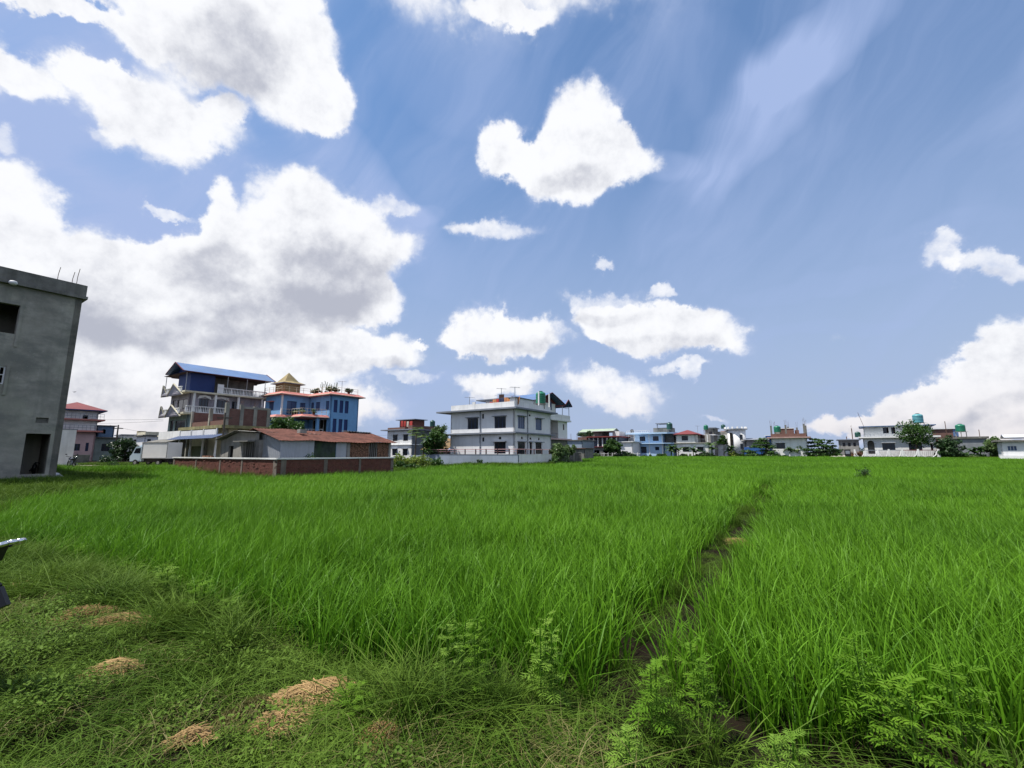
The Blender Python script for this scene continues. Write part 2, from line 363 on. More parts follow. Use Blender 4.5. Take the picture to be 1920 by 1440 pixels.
# ------------------------------------------------------------------ blades
def blades(n, base, h, w, segs, rng, lean=(0., .18), bend=(.1, .6), spread=.12, lay=0.):
    """ribbons; base (n,2); returns V, quads, tris, rnd, t"""
    H = h[0]+(h[1]-h[0])*rng.random(n)
    a = rng.random(n)*2*np.pi
    ld = np.stack([rng.normal(lean[0], spread, n), rng.normal(lean[1], spread, n)], 1)
    bd = bend[0]+(bend[1]-bend[0])*rng.random(n)**1.6
    dr = np.stack([np.cos(a), np.sin(a)], 1)*bd[:, None]+ld*1.2
    wd = w*(.6+.7*rng.random(n))
    fa = rng.random(n)*np.pi; wv = np.stack([np.cos(fa), np.sin(fa)], 1)
    Vs = []; T = []
    ts = np.linspace(0, 1, segs+1)
    for t in ts:
        p = base+(ld*t+dr*t**2.6*.75)*H[:, None]
        z = H*(t*(1-lay*.4)-.42*t**3*np.clip(bd, 0, 1.5))
        ww = wd*(.55+.9*t)*(1-t**2.5)+.0004
        Vs.append(np.concatenate([p-wv*ww[:, None]/2, z[:, None]], 1)); Vs.append(np.concatenate([p+wv*ww[:, None]/2, z[:, None]], 1))
        T += [np.full(n, t)]*2
    V = np.stack(Vs, 1).reshape(-1, 3); T = np.stack(T, 1).ravel(); k = 2*(segs+1)
    b0 = np.arange(n)*k; Q = []
    for j in range(segs): Q.append(np.stack([b0+2*j, b0+2*j+1, b0+2*j+3, b0+2*j+2], 1))
    rn = np.repeat(rng.random(n), k)
    return V, np.concatenate(Q), rn, T
def patch_object(name, parts, m):
    V = []; Q = []; rn = []; T = []; o = 0
    for v, q, r_, t in parts: V.append(v); Q.append(q+o); rn.append(r_); T.append(t); o += len(v)
    me = mesh_np(name, np.concatenate(V), [np.concatenate(Q)], dict(rnd=np.concatenate(rn), tt=np.concatenate(T)), m)
    return bpy.data.objects.new(name, me)
M_rice = leafmat('rice_leaf', (.018, .078, .003), (.135, .300, .014), .36, .5, .16, spec=.14, foot_shade=(.012, .036, .004))
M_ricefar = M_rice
M_grass = leafmat('verge_grass', (.020, .060, .004), (.110, .180, .022), .28, .6, .9, spec=.08, foot_shade=(.022, .030, .010))
M_dry = leafmat('dry_straw', (.19, .115, .045), (.45, .30, .13), .15, .7, 2, spec=.2)
M_yel = leafmat('yellowing_grass', (.10, .10, .03), (.21, .19, .07), .2, .6, 2, spec=.2)
def scatter_object(name, pts, srcs, label, cat, kind='stuff'):
    """pts: dict(co (n,3), idx, rot (n,3), scl)"""
    col = bpy.data.collections.new(name+'_sources')
    for o in srcs: col.objects.link(o)
    me = bpy.data.meshes.new(name); me.vertices.add(len(pts['co'])); me.vertices.foreach_set('co', pts['co'].astype(np.float32).ravel())
    a = me.attributes.new('idx', 'INT', 'POINT'); a.data.foreach_set('value', pts['idx'].astype(np.int32))
    a = me.attributes.new('rot', 'FLOAT_VECTOR', 'POINT'); a.data.foreach_set('vector', pts['rot'].astype(np.float32).ravel())
    a = me.attributes.new('scl', 'FLOAT_VECTOR', 'POINT'); a.data.foreach_set('vector', pts['scl'].astype(np.float32).ravel())
    ob = bpy.data.objects.new(name, me); C.objects.link(ob)
    g = bpy.data.node_groups.new(name+'_scatter', 'GeometryNodeTree')
    g.interface.new_socket('Geometry', in_out='INPUT', socket_type='NodeSocketGeometry'); g.interface.new_socket('Geometry', in_out='OUTPUT', socket_type='NodeSocketGeometry')
    gi = g.nodes.new('NodeGroupInput'); go = g.nodes.new('NodeGroupOutput')
    ci = g.nodes.new('GeometryNodeCollectionInfo'); ci.inputs['Collection'].default_value = col; ci.inputs['Separate Children'].default_value = True; ci.inputs['Reset Children'].default_value = True
    ip = g.nodes.new('GeometryNodeInstanceOnPoints'); ip.inputs['Pick Instance'].default_value = True
    def na(nm, ty):
        x = g.nodes.new('GeometryNodeInputNamedAttribute'); x.data_type = ty; x.inputs['Name'].default_value = nm; return x.outputs['Attribute']
    e2r = g.nodes.new('FunctionNodeEulerToRotation')
    g.links.new(na('rot', 'FLOAT_VECTOR'), e2r.inputs[0])
    g.links.new(gi.outputs[0], ip.inputs['Points']); g.links.new(ci.outputs[0], ip.inputs['Instance'])
    g.links.new(na('idx', 'INT'), ip.inputs['Instance Index']); g.links.new(e2r.outputs[0], ip.inputs['Rotation']); g.links.new(na('scl', 'FLOAT_VECTOR'), ip.inputs['Scale'])
    g.links.new(ip.outputs[0], go.inputs[0])
    md = ob.modifiers.new('scatter', 'NODES'); md.node_group = g
    return tag(ob, label, cat, kind=kind)
rng = np.random.default_rng(11)
def rice_bases(size, hill, per, rng, jit=.035):
    k = int(round(size/hill)); g = (np.arange(k)+.5)/k*size-size/2
    X, Y = np.meshgrid(g, g); c = np.stack([X.ravel(), Y.ravel()], 1)+rng.normal(0, hill*.16, (k*k, 2))
    return np.repeat(c, per, 0)+rng.normal(0, jit, (k*k*per, 2))
src = []
NV = 6
for i in range(NV):      # near: 0.5 m squares of hills
    b = rice_bases(.5, .167, 15, rng, .028); V = blades(len(b), b, (.46, .74), .0125, 5, rng, (.0, .10), (.04, .6), .11)
    b2 = rice_bases(.5, .167, 3, rng, .03); V2 = blades(len(b2), b2, (.25, .5), .008, 3, rng, (.0, .2), (.2, .9), .25)
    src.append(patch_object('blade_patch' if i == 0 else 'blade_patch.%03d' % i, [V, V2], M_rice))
for i in range(4):       # middle distance: 1 m squares
    b = rice_bases(1, .2, 11, rng, .05); V = blades(len(b), b, (.42, .74), .021, 3, rng, (.0, .13), (.05, .7), .14)
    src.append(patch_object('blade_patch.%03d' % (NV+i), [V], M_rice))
for i in range(4):       # far: 2 m squares
    b = rice_bases(2, .25, 4, rng, .09); V = blades(len(b), b, (.42, .74), .05, 2, rng, (.0, .12), (.05, .7), .15)
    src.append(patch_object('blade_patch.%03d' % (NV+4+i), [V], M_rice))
def vnoise(x, y, s, seed):
    r = np.random.default_rng(seed); g = r.random((64, 64)); fx = x/s; fy = y/s
    ix = np.floor(fx).astype(int); iy = np.floor(fy).astype(int); tx = fx-ix; ty = fy-iy; tx = tx*tx*(3-2*tx); ty = ty*ty*(3-2*ty)
    G = lambda a, b: g[a % 64, b % 64]
    return (G(ix, iy)*(1-tx)+G(ix+1, iy)*tx)*(1-ty)+(G(ix, iy+1)*(1-tx)+G(ix+1, iy+1)*tx)*ty
def field_pts(y0, y1, step, idx0, nidx, rng, margin=1.5):
    out = []
    ys = np.arange(y0, y1, step)
    for y in ys:
        hw = y*1.19+margin
        xs = np.arange(-hw, hw, step)
        out.append(np.stack([xs+rng.normal(0, step*.12, len(xs)), np.full(len(xs), y)+rng.normal(0, step*.12, len(xs))], 1))
    P = np.concatenate(out); x, y = P[:, 0], P[:, 1]
    s, o = ditch(x, y)
    h = step*.42
    keep = (y > ynear(x)+h*.8) & (y < yfar(x)-h)
    dw = np.where(y < 24, .25+.04*np.sin(s*2)+.12*ss(1.0, 2.4, s), -1)+h*.5*(y < 24)
    keep &= ~((np.abs(o-.02) < dw) & (s > -.6))
    P = P[keep]; x, y = P[:, 0], P[:, 1]; n = len(x)
    gust = vnoise(x, y*1.6, 3.1, 1)-.5; gust2 = vnoise(x+50, y*2, 1.3, 2)-.5; g3 = vnoise(x+20, y*1.2, 11, 3)-.5
    rot = np.stack([-(gust*.35+g3*.25), gust2*.28, rng.uniform(-.25, .25, n)], 1)
    hs = 1+.22*(vnoise(x+9, y+4, 1.3, 4)-.5)+.20*(vnoise(x, y, 6, 6)-.5)+rng.normal(0, .04, n)
    # crop near the margin grows thinner and shorter
    sc = np.stack([np.where(rng.random(n) < .5, -1., 1.), np.ones(n), hs], 1)
    return dict(co=np.stack([x, y, gz(x, y)-.01], 1), idx=idx0+rng.integers(0, nidx, n), rot=rot, scl=sc)
def cat_pts(l): return {k: np.concatenate([p[k] for p in l]) for k in l[0]}
rice = cat_pts([field_pts(2.6, 12.3, .43, 0, NV, rng), field_pts(12, 38, .82, NV, 4, rng, 2), field_pts(37.5, 118, 1.5, NV+4, 4, rng, 4)])
print('rice patches', len(rice['co']))
scatter_object('rice_crop', rice, src, 'bright green young rice filling the whole paddy field in front of the houses', 'rice crop')
# verge grass
gs = []
for i in range(6):
    n = 190; b = rng.uniform(-.26, .26, (n, 2)); V = blades(n, b, (.04, .17), .0065, 4, rng, (.02, .03), (.4, 1.9), .45, .35)
    n = 16; b = rng.uniform(-.26, .26, (n, 2)); V2 = blades(n, b, (.15, .30), .006, 5, rng, (.05, .05), (.9, 2.4), .45, .3)
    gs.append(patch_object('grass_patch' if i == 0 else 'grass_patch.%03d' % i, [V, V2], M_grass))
for i in range(2):      # longer tufts
    n = 150; b = rng.normal(0, .10, (n, 2)); V = blades(n, b, (.25, .50), .007, 5, rng, (.08, .06), (.2, 1.2), .3)
    gs.append(patch_object('grass_patch.%03d' % (6+i), [V], M_grass))
for i in range(2):      # yellowing wisps
    n = 60; b = rng.uniform(-.2, .2, (n, 2)); V = blades(n, b, (.10, .28), .0055, 4, rng, (.05, .05), (.6, 2), .4, .4)
    gs.append(patch_object('grass_patch.%03d' % (8+i), [V], M_yel))
def clover(n, r, rng, size=.02, h=.07):
    b = rng.uniform(-r, r, (n, 2)); z = h*(.3+rng.random(n)); a = rng.random(n)*6.28; V_ = []; 
    t = rng.normal(0, .35, (n, 2)); s = size*(.6+.8*rng.random(n))
    for k in range(4):
        an = a+k*np.pi/2; l = s*(1.25 if k % 2 else .7); V_.append(np.stack([b[:, 0]+np.cos(an)*l, b[:, 1]+np.sin(an)*l, z+(np.cos(an)*t[:, 0]+np.sin(an)*t[:, 1])*l], 1))
    V_ = np.stack(V_, 1).reshape(-1, 3); i = np.arange(n)*4
    return V_, np.stack([i, i+1, i+2, i+3], 1), np.repeat(rng.random(n), 4), np.ones(4*n)
for i in range(3):      # coarse tufts for the far banks
    n = 170; b = rng.uniform(-.6, .6, (n, 2)); V = blades(n, b, (.12, .42), .02, 3, rng, (0, 0), (.2, 1.2), .3)
    gs.append(patch_object('grass_patch.%03d' % (10+i), [V], M_grass))
L_ = []
STRAW = [(*ground_pt(px, py, .2), r) for px, py, r in ((35, 1118, .35), (165, 1172, .25), (228, 1182, .2), (212, 1262, .13), (592, 1300, .22), (530, 1350, .1), (462, 1335, .15), (712, 1385, .1))]
# near verge
x = rng.uniform(-13, 3, 7600); y = rng.uniform(.8, 11.5, 7600)
k = (y < ynear(x)+.12) & (np.abs(x) < y*1.25+1.2); x, y = x[k], y[k]; n = len(x)
dens = vnoise(x, y, .9, 8)
k = (rng.random(n) < .35+dens*.9); x, y = x[k], y[k]; n = len(x)
idx = rng.integers(0, 6, n); edge = ynear(x)-y
clear = ~((x > .75) & (y > 1.75) & (rng.random(n) < .9))
for sx_, sy_, sr_ in STRAW: clear &= (np.hypot(x-sx_, (y-sy_)) > sr_*.6+.06) | (rng.random(n) < .4)
tall = (rng.random(n) < .22) & (edge < .55) & (edge > .1) | ((x < -3.0) & (rng.random(n) < .45) & (y > 4.6)); idx[tall] = rng.integers(6, 8, tall.sum())
yel = (rng.random(n) < .10+.3*(vnoise(x+60, y+11, 1.2, 15) > .62)) & (~tall); idx[yel] = rng.integers(8, 10, yel.sum())
hsc = .55+.6*vnoise(x+3, y+7, 1.1, 9)
x, y, idx, hsc, n = x[clear], y[clear], idx[clear], hsc[clear], int(clear.sum())
L_.append(dict(co=np.stack([x, y, gz(x, y)-.008], 1), idx=idx, rot=np.stack([rng.normal(0, .1, n), rng.normal(0, .1, n), rng.uniform(0, 6.28, n)], 1), scl=np.stack([np.ones(n), np.ones(n), hsc], 1)))
# ditch bank
s = rng.uniform(-.4, 27, 620); o = rng.choice([-1, 1], 620)*rng.uniform(.1, .3, 620)
x = DA[0]+DV[0]*s+DV[1]*o; y = DA[1]+DV[1]*s-DV[0]*o; bare = (s > 6.2) & (s < 8.2) & (rng.random(620) < .8) | (rng.random(620) < .6); x, y = x[~bare], y[~bare]; n = len(x)
L_.append(dict(co=np.stack([x, y, gz(x, y)], 1), idx=rng.integers(0, 8, n), rot=np.stack([rng.normal(0, .1, n), rng.normal(0, .1, n), rng.uniform(0, 6.28, n)], 1), scl=np.stack([np.full(n, .5), np.full(n, .5), .5+.5*rng.random(n)], 1)))
# banks round the far side of the field and the village green at the left
def bank(x, y, sc=1.):
    n = len(x); L_.append(dict(co=np.stack([x, y, gz(x, y)-.01], 1), idx=rng.integers(10, 13, n), rot=np.stack([rng.normal(0, .05, n), rng.normal(0, .05, n), rng.uniform(0, 6.28, n)], 1), scl=np.stack([np.ones(n), np.ones(n), sc*(.7+.7*rng.random(n))], 1)))
x = rng.uniform(-24, 120, 2600); y = yfar(x)+rng.uniform(-.8, 2.2, 2600); bank(x, y)
x = rng.uniform(-62, -19, 5200); y = rng.uniform(16, 60, 5200); k = (y > ynear(x)-2.5) & (-x/y > .60) & (-x/y < 1.3) & ~((y > 46) & (y < 51.5)); bank(x[k], y[k], .6)
x = rng.uniform(-23, -12, 900); y = rng.uniform(8, 27, 900); k = (y < ynear(x)+.3) & (-x/y < 1.25); bank(x[k], y[k], 1.0)
for i in range(3):      # broad low weed leaves among the grass
    gs.append(patch_object('grass_patch.%03d' % (13+i), [clover(300, .22, rng, .008, .08), clover(50, .2, rng, .013, .13)], M_grass))
x = rng.uniform(-9, .8, 420); y = rng.uniform(.8, 9, 420); k = (y < ynear(x)) & (np.abs(x) < y*1.25+1.2) & (vnoise(x+31, y+17, 1.0, 12) > .5); x, y = x[k], y[k]; n = len(x)
L_.append(dict(co=np.stack([x, y, gz(x, y)-.005], 1), idx=rng.integers(13, 16, n), rot=np.stack([rng.normal(0, .1, n), rng.normal(0, .1, n), rng.uniform(0, 6.28, n)], 1), scl=np.stack([np.full(n, .9), np.full(n, .9), .7+.8*rng.random(n)], 1)))
scatter_object('verge_grass', cat_pts(L_), gs, 'rough mixed grass covering the bank in the foreground and the field margins', 'grass')

# ------------------------------------------------------------------ building kit
ROT = -34
white = mat('white_paint', (.74, .74, .73), .75, .10, .8, .15, stain=(.30, .30, .29), stain_amt=.35, streak=.25)
cream = mat('cream_paint', (.62, .58, .44), .8, .15, .8, .15, stain=(.20, .18, .13), stain_amt=.6, streak=.4)
palegrey = mat('pale_grey_paint', (.72, .72, .73), .75, .08, .7, .12, stain=(.42, .43, .45), stain_amt=.4, streak=.22)
trimgrey = mat('slate_trim', (.20, .22, .26), .8, .2, 1, .1)
concrete = mat('bare_concrete', (.34, .325, .285), .9, .3, 1.1, .6, stain=(.13, .135, .12), stain_amt=.9, streak=.5, bands=((.17, .17, .155), .8, (.23, .235, .185)))
darkconc = mat('weathered_concrete', (.19, .185, .17), .92, .35, 1.5, .5, stain=(.07, .07, .06), stain_amt=.8, streak=.6)
mossy = mat('mossy_concrete', (.30, .27, .13), .9, .3, 1.2, .4, stain=(.09, .085, .05), stain_amt=.8, streak=.6)
plaster = mat('grey_plaster', (.30, .29, .27), .9, .25, 1.4, .4, stain=(.14, .13, .12), stain_amt=.7, streak=.4)
skyblue = mat('sky_blue_paint', (.17, .37, .62), .7, .12, .8, .1, stain=(.10, .20, .34), stain_amt=.4, streak=.25)
paleblue = mat('pale_blue_paint', (.40, .56, .76), .7, .08, .8, .1, stain=(.26, .38, .52), stain_amt=.3, streak=.2)
deepblue = mat('deep_blue_paint', (.02, .04, .14), .6, .1, 1, .05)
rblue = mat('blue_roof_sheet', (.085, .16, .32), .5, .2, .6, .05, spec=.4, stain=(.12, .15, .2), stain_amt=.5, streak=.2)
redroof = mat('red_roof_sheet', (.17, .035, .035), .55, .2, .8, .1)
maroon = mat('maroon_trim', (.13, .03, .035), .6, .2, 1, .05)
salmon = mat('salmon_tile', (.50, .19, .16), .7, .15, 1, .1, stain=(.25, .1, .09), stain_amt=.5)
rust = mat('rusty_sheet', (.125, .055, .042), .85, .5, 2.2, .3, spec=.1, stain=(.065, .032, .025), stain_amt=.9)
zinc = mat('galvanised_sheet', (.42, .45, .50), .45, .12, .8, .1, metallic=.35, stain=(.25, .24, .22), stain_amt=.4, streak=.3)
brickm = mat('brick_wall', (.15, .062, .05), .9, .25, 2.5, .4, stain=(.10, .05, .04), stain_amt=.6, brick=(.24, .20, .17))
brickred = mat('fired_brick', (.155, .058, .045), .9, .35, 5, .4, stain=(.09, .05, .04), stain_amt=.6)
brickorange = mat('orange_brick', (.32, .17, .11), .9, .35, 7, .4)
mortar = mat('mortar', (.20, .15, .12), .95, .3, 3, .4, stain=(.08, .06, .05), stain_amt=.6)
glass = mat('dark_glass', (.018, .024, .034), .12, .2, .6, 0, spec=.6)
blueglass = mat('blue_glass', (.05, .085, .17), .15, .3, .6, 0, spec=.6)
dark = mat('interior_shade', (.012, .011, .010), .9, .3, 1)  # near-black: the shade inside openings and doorways is put into the colour
fbrown = mat('dark_brown_frame', (.045, .022, .018), .5, .2, 2)
fnavy = mat('navy_frame', (.02, .04, .12), .5, .2, 2)
fwhite = mat('white_frame', (.65, .66, .67), .5, .05, 2)
steel = mat('steel_pipe', (.32, .33, .34), .45, .15, 2, metallic=.6)
rod = mat('rusty_rod', (.12, .07, .05), .8, .3, 4)
pink = mat('pink_rail', (.42, .24, .25), .6, .15, 3)
pinkwall = mat('pink_paint', (.52, .36, .35), .8, .12, .8, .1, stain=(.3, .2, .2), stain_amt=.5)
greentank = mat('green_plastic', (.01, .16, .09), .4, .15, 1.5, 0, spec=.5)
darktank = mat('dark_green_plastic', (.012, .07, .055), .4, .15, 1.5, 0, spec=.5)
tealtank = mat('teal_plastic', (.08, .27, .30), .45, .12, 1.5, 0, spec=.5)
black = mat('black_plastic', (.012, .012, .013), .45, .2, 3, 0, spec=.4)
yellowt = mat('weathered_yellow', (.30, .235, .12), .85, .25, 1, .3, stain=(.15, .13, .07), stain_amt=.8, streak=.5)
netm = mat('green_net', (.045, .06, .05), .9, .5, 2.2, .3, stain=(.04, .085, .02), stain_amt=.9)
greenroof = mat('pale_green_roof', (.30, .37, .27), .6, .15, 1, .1)

def corrug(mb, a, b, c, d, n=40, amp=.03, th=.0):
    """wavy sheet between edge a->b and parallel edge d->c; ribs run from ab to dc"""
    a, b, c, d = map(Vector, (a, b, c, d)); nn = (b-a).cross(d-a).normalized()
    vs = []; fs = []
    for i in range(n*4+1):
        t = i/(n*4); off = nn*amp*(0, 1, 0, -1)[i % 4]*.7
        vs += [a.lerp(b, t)+off, d.lerp(c, t)+off]
    for i in range(n*4): fs.append((2*i, 2*i+2, 2*i+3, 2*i+1))
    if th:
        o = len(vs); vs += [v-nn*th for v in vs]; fs += [tuple(o+k for k in reversed(f)) for f in fs]
        fs += [(0, 1, o+1, o), (o-2, 2*o-2, 2*o-1, o-1)]
    mb.add(vs, fs)

class House:
    def __init__(s, name, label, pxl, pxr, D, dp, z0=0., rot=ROT, anchor='R', cat='house', group=None, za=3):
        s.rot = R(rot); s.c, s.s = math.cos(s.rot), math.sin(s.rot); s.dp = dp
        if anchor == 'R':
            x, y = xat(pxr, D, za), D
            k = (pxl-960)/840*ct; w = (x-k*y)/(s.c-k*s.s)          # (x-w c) = k (y-w s)
            s.w = w; s.o = (x-w*s.c, y-w*s.s)
        else:
            x, y = xat(pxl, D, za), D
            k = (pxr-960)/840*ct; s.w = -(x-k*y)/(s.c-k*s.s); s.o = (x, y)
        s.root = empty(name, (s.o[0], s.o[1], 0), s.rot, label, cat, group)
        s.z0 = z0; s.gaps = {}
    def face(s, f):
        w, d = s.w, s.dp
        return {'F': ((0, 0), (1, 0), w), 'R': ((w, 0), (0, 1), d), 'B': ((w, d), (-1, 0), w), 'L': ((0, d), (0, -1), d)}[f] if isinstance(f, str) else f
    def world(s, x, y): return s.o[0]+x*s.c-y*s.s, s.o[1]+x*s.s+y*s.c
    def local(s, X, Y): X -= s.o[0]; Y -= s.o[1]; return X*s.c+Y*s.s, -X*s.s+Y*s.c
    def on(s, f, px, py):
        """where the sight line (px, py) meets the plane of a face -> distance along it and height"""
        p0, d, _ = s.face(f); X0, Y0 = s.world(*p0); DX, DY = d[0]*s.c-d[1]*s.s, d[0]*s.s+d[1]*s.c
        r = ray(px, py); k = r[0]/r[1]; a = -(X0-k*Y0)/(DX-k*DY); return a, zat(py, Y0+a*DY)
    def hole(s, f, x0, x1, y0, y1):
        m = (x0+x1)/2; n = (y0+y1)/2
        a, _ = s.on(f, x0, n); b, _ = s.on(f, x1, n); _, t = s.on(f, m, y0); _, u = s.on(f, m, y1)
        return (min(a, b), max(a, b), u, t)
    def part(s, name, mb, m, parent=None, smooth=False, label=None): return tag(build(name, mb, m, parent or s.root, smooth), label)
    def walls(s, z0, z1, m, holes={}, x0=0, x1=None, y0=0, y1=None, th=.22, name='wall', label=None):
        x1 = s.w if x1 is None else x1; y1 = s.dp if y1 is None else y1
        mb = MB()
        fs = {'F': ((x0, y0), (1, 0), x1-x0), 'R': ((x1, y0), (0, 1), y1-y0), 'B': ((x1, y1), (-1, 0), x1-x0), 'L': ((x0, y1), (0, -1), y1-y0)}
        for k, (p, d, Ln) in fs.items():
            hs = [h for h in holes.get(k, []) if h[0] > .02 and h[1] < Ln-.02 and h[2] > z0+.02 and h[3] < z1-.02]
            mb.facade(p, d, Ln, z0, z1, hs, th)
        return s.part(name, mb, m, label=label)
    def bx(s, name, x0, x1, y0, y1, z0, z1, m, parent=None, label=None): return s.part(name, MB().box(x0, x1, y0, y1, z0, z1), m, parent, label=label)
    def slab(s, z, t, m, ov=.45, name='roof_slab', x0=0, x1=None, y0=0, y1=None, **k):
        x1 = s.w if x1 is None else x1; y1 = s.dp if y1 is None else y1
        return s.bx(name, x0-ov, x1+ov, y0-ov, y1+ov, z, z+t, m, **k)
    def parapet(s, z, h, m, t=.14, x0=0, x1=None, y0=0, y1=None, name='parapet'):
        x1 = s.w if x1 is None else x1; y1 = s.dp if y1 is None else y1
        mb = MB().box(x0, x1, y0, y0+t, z, z+h).box(x0, x1, y1-t, y1, z, z+h).box(x0, x0+t, y0+t, y1-t, z, z+h).box(x1-t, x1, y0+t, y1-t, z, z+h)
        return s.part(name, mb, m)
    def window(s, f, h, fm=None, gm=None, nm=2, hood=None, bars=False, name='window', depth=.1, nr=0):
        p0, d, _ = s.face(f); fm = fm or fbrown; gm = gm or glass
        n = (d[1], -d[0]); a, b, c, e = h; q = .05
        def bar(mb, s0, s1, za, zb, k0, k1):
            xs = [p0[0]+d[0]*t-n[0]*k for t in (s0, s1) for k in (k0, k1)]; ys = [p0[1]+d[1]*t-n[1]*k for t in (s0, s1) for k in (k0, k1)]
            mb.box(min(xs), max(xs), min(ys), max(ys), za, zb)
        mb = MB(); k0, k1 = depth, depth+.06
        bar(mb, a, a+q, c, e, k0, k1); bar(mb, b-q, b, c, e, k0, k1); bar(mb, a+q, b-q, c, c+q, k0, k1); bar(mb, a+q, b-q, e-q, e, k0, k1)
        for i in range(1, nm+1):
            m_ = a+(b-a)*i/(nm+1); bar(mb, m_-q/2, m_+q/2, c+q, e-q, k0, k1)
        for i in range(1, nr+1):
            m_ = c+(e-c)*i/(nr+1); bar(mb, a+q, b-q, m_-.02, m_+.02, k0+.01, k1-.01)
        w = s.part(name, mb, fm)
        g = MB(); bar(g, a+q, b-q, c+q, e-q, k0+.025, k0+.035); s.part('pane', g, gm, w)
        if hood:
            hb = MB(); bar(hb, a-.15, b+.15, e+.03, e+.11, -.42, 0); s.part('window_hood', hb, hood)
        return w
    def rail(s, p, q, z, h, m, sp=.35, name='railing', r=.02, rails=(1,), post=None):
        mb = MB(); p, q = Vector((*p, z)), Vector((*q, z)); Ln = (q-p).length; n = max(1, int(Ln/sp))
        for k in rails: mb.cyl(p+Vector((0, 0, h*k)), q+Vector((0, 0, h*k)), r*1.3, n=6)
        for i in range(n+1):
            b = p.lerp(q, i/n); mb.cyl(b, b+Vector((0, 0, h)), post or r, n=5)
        return s.part(name, mb, m)
    def balusters(s, p, q, z, h, m, sp=.22):
        mb = MB(); p, q = Vector((*p, 0)), Vector((*q, 0)); d = (q-p); Ln = d.length; d.normalize(); n = Vector((d.y, -d.x, 0))
        def bar(za, zb, t):
            a, b = p-n*t, p+n*t; c, e = q+n*t, q-n*t
            mb.add([(v.x, v.y, zz) for zz in (za, zb) for v in (a, b, c, e)], [(0, 1, 2, 3), (7, 6, 5, 4), (0, 4, 5, 1), (1, 5, 6, 2), (2, 6, 7, 3), (3, 7, 4, 0)])
        bar(z, z+.1, .09); bar(z+h-.1, z+h, .1)
        k = int(Ln/sp)
        for i in range(k+1):
            b = p.lerp(q, i/k); r_ = .05 if i % 8 else .1
            mb.lathe([(r_, 0), (r_*1.1, h*.25), (r_*.6, h*.6), (r_, h-.2)], 6, (b.x, b.y, z+.1))
        o = s.part('balustrade', mb, m); return o

def gable_roof(s, x0, x1, y0, y1, ze, zr, m, ov=.7, along='x', edge=None, name='roof', under=None):
    """corrugated gable roof; ridge along x or y"""
    X0, X1, Y0, Y1 = x0-ov, x1+ov, y0-ov, y1+ov
    mb = MB()
    if along == 'x':
        ym = (Y0+Y1)/2; n = int((X1-X0)/.35)
        corrug(mb, (X0, Y0, ze), (X1, Y0, ze), (X1, ym, zr), (X0, ym, zr), n, .02, .05)
        corrug(mb, (X1, Y1, ze), (X0, Y1, ze), (X0, ym, zr), (X1, ym, zr), n, .02, .05)
        gab = [[(x, Y0+ov, ze+.02), (x, Y1-ov, ze+.02), (x, ym, zr-.1)] for x in (x0, x1)]
        eb = MB(); 
        for x in (X0, X1):
            for ya in (Y0, Y1): eb.cyl((x, ya, ze), (x, ym, zr), .07, n=4)
        for y in (Y0, Y1): eb.cyl((X0, y, ze-.04), (X1, y, ze-.04), .07, n=4)
    else:
        xm = (X0+X1)/2; n = int((Y1-Y0)/.35)
        corrug(mb, (X1, Y0, ze), (X1, Y1, ze), (xm, Y1, zr), (xm, Y0, zr), n, .02, .05)
        corrug(mb, (X0, Y1, ze), (X0, Y0, ze), (xm, Y0, zr), (xm, Y1, zr), n, .02, .05)
        gab = [[(X0+ov, y, ze+.02), (X1-ov, y, ze+.02), (xm, y, zr-.1)] for y in (y0, y1)]
        eb = MB()
        for y in (Y0, Y1):
            for xa in (X0, X1): eb.cyl((xa, y, ze), (xm, y, zr), .07, n=4)
        for x in (X0, X1): eb.cyl((x, Y0, ze-.04), (x, Y1, ze-.04), .07, n=4)
    rf = s.part(name, mb, m)
    s.part('fascia', eb, edge or maroon, rf)
    gb = MB()
    for t in gab: s.part('gable', MB().add(t, [(0, 1, 2)]), under or edge or maroon, rf)
    return rf
def hip_roof(s, x0, x1, y0, y1, ze, zr, m, ov=.5, edge=None):
    X0, X1, Y0, Y1 = x0-ov, x1+ov, y0-ov, y1+ov; h = min(X1-X0, Y1-Y0)/2; ym = (Y0+Y1)/2
    if X1-X0 >= Y1-Y0: a, b = (X0+h, ym, zr), (X1-h, ym, zr)
    else: xm = (X0+X1)/2; a, b = (xm, Y0+h, zr), (xm, Y1-h, zr)
    v = [(X0, Y0, ze), (X1, Y0, ze), (X1, Y1, ze), (X0, Y1, ze), a, b]
    f = [(0, 1, 5, 4), (1, 2, 5), (2, 3, 4, 5), (3, 0, 4)] if X1-X0 >= Y1-Y0 else [(0, 1, 4), (1, 2, 5, 4), (2, 3, 5), (3, 0, 4, 5)]
    rf = s.part('roof', MB().add(v, f), m)
    s.part('fascia', MB().box(X0-.02, X1+.02, Y0-.02, Y1+.02, ze-.16, ze-.01), edge or maroon, rf); return rf
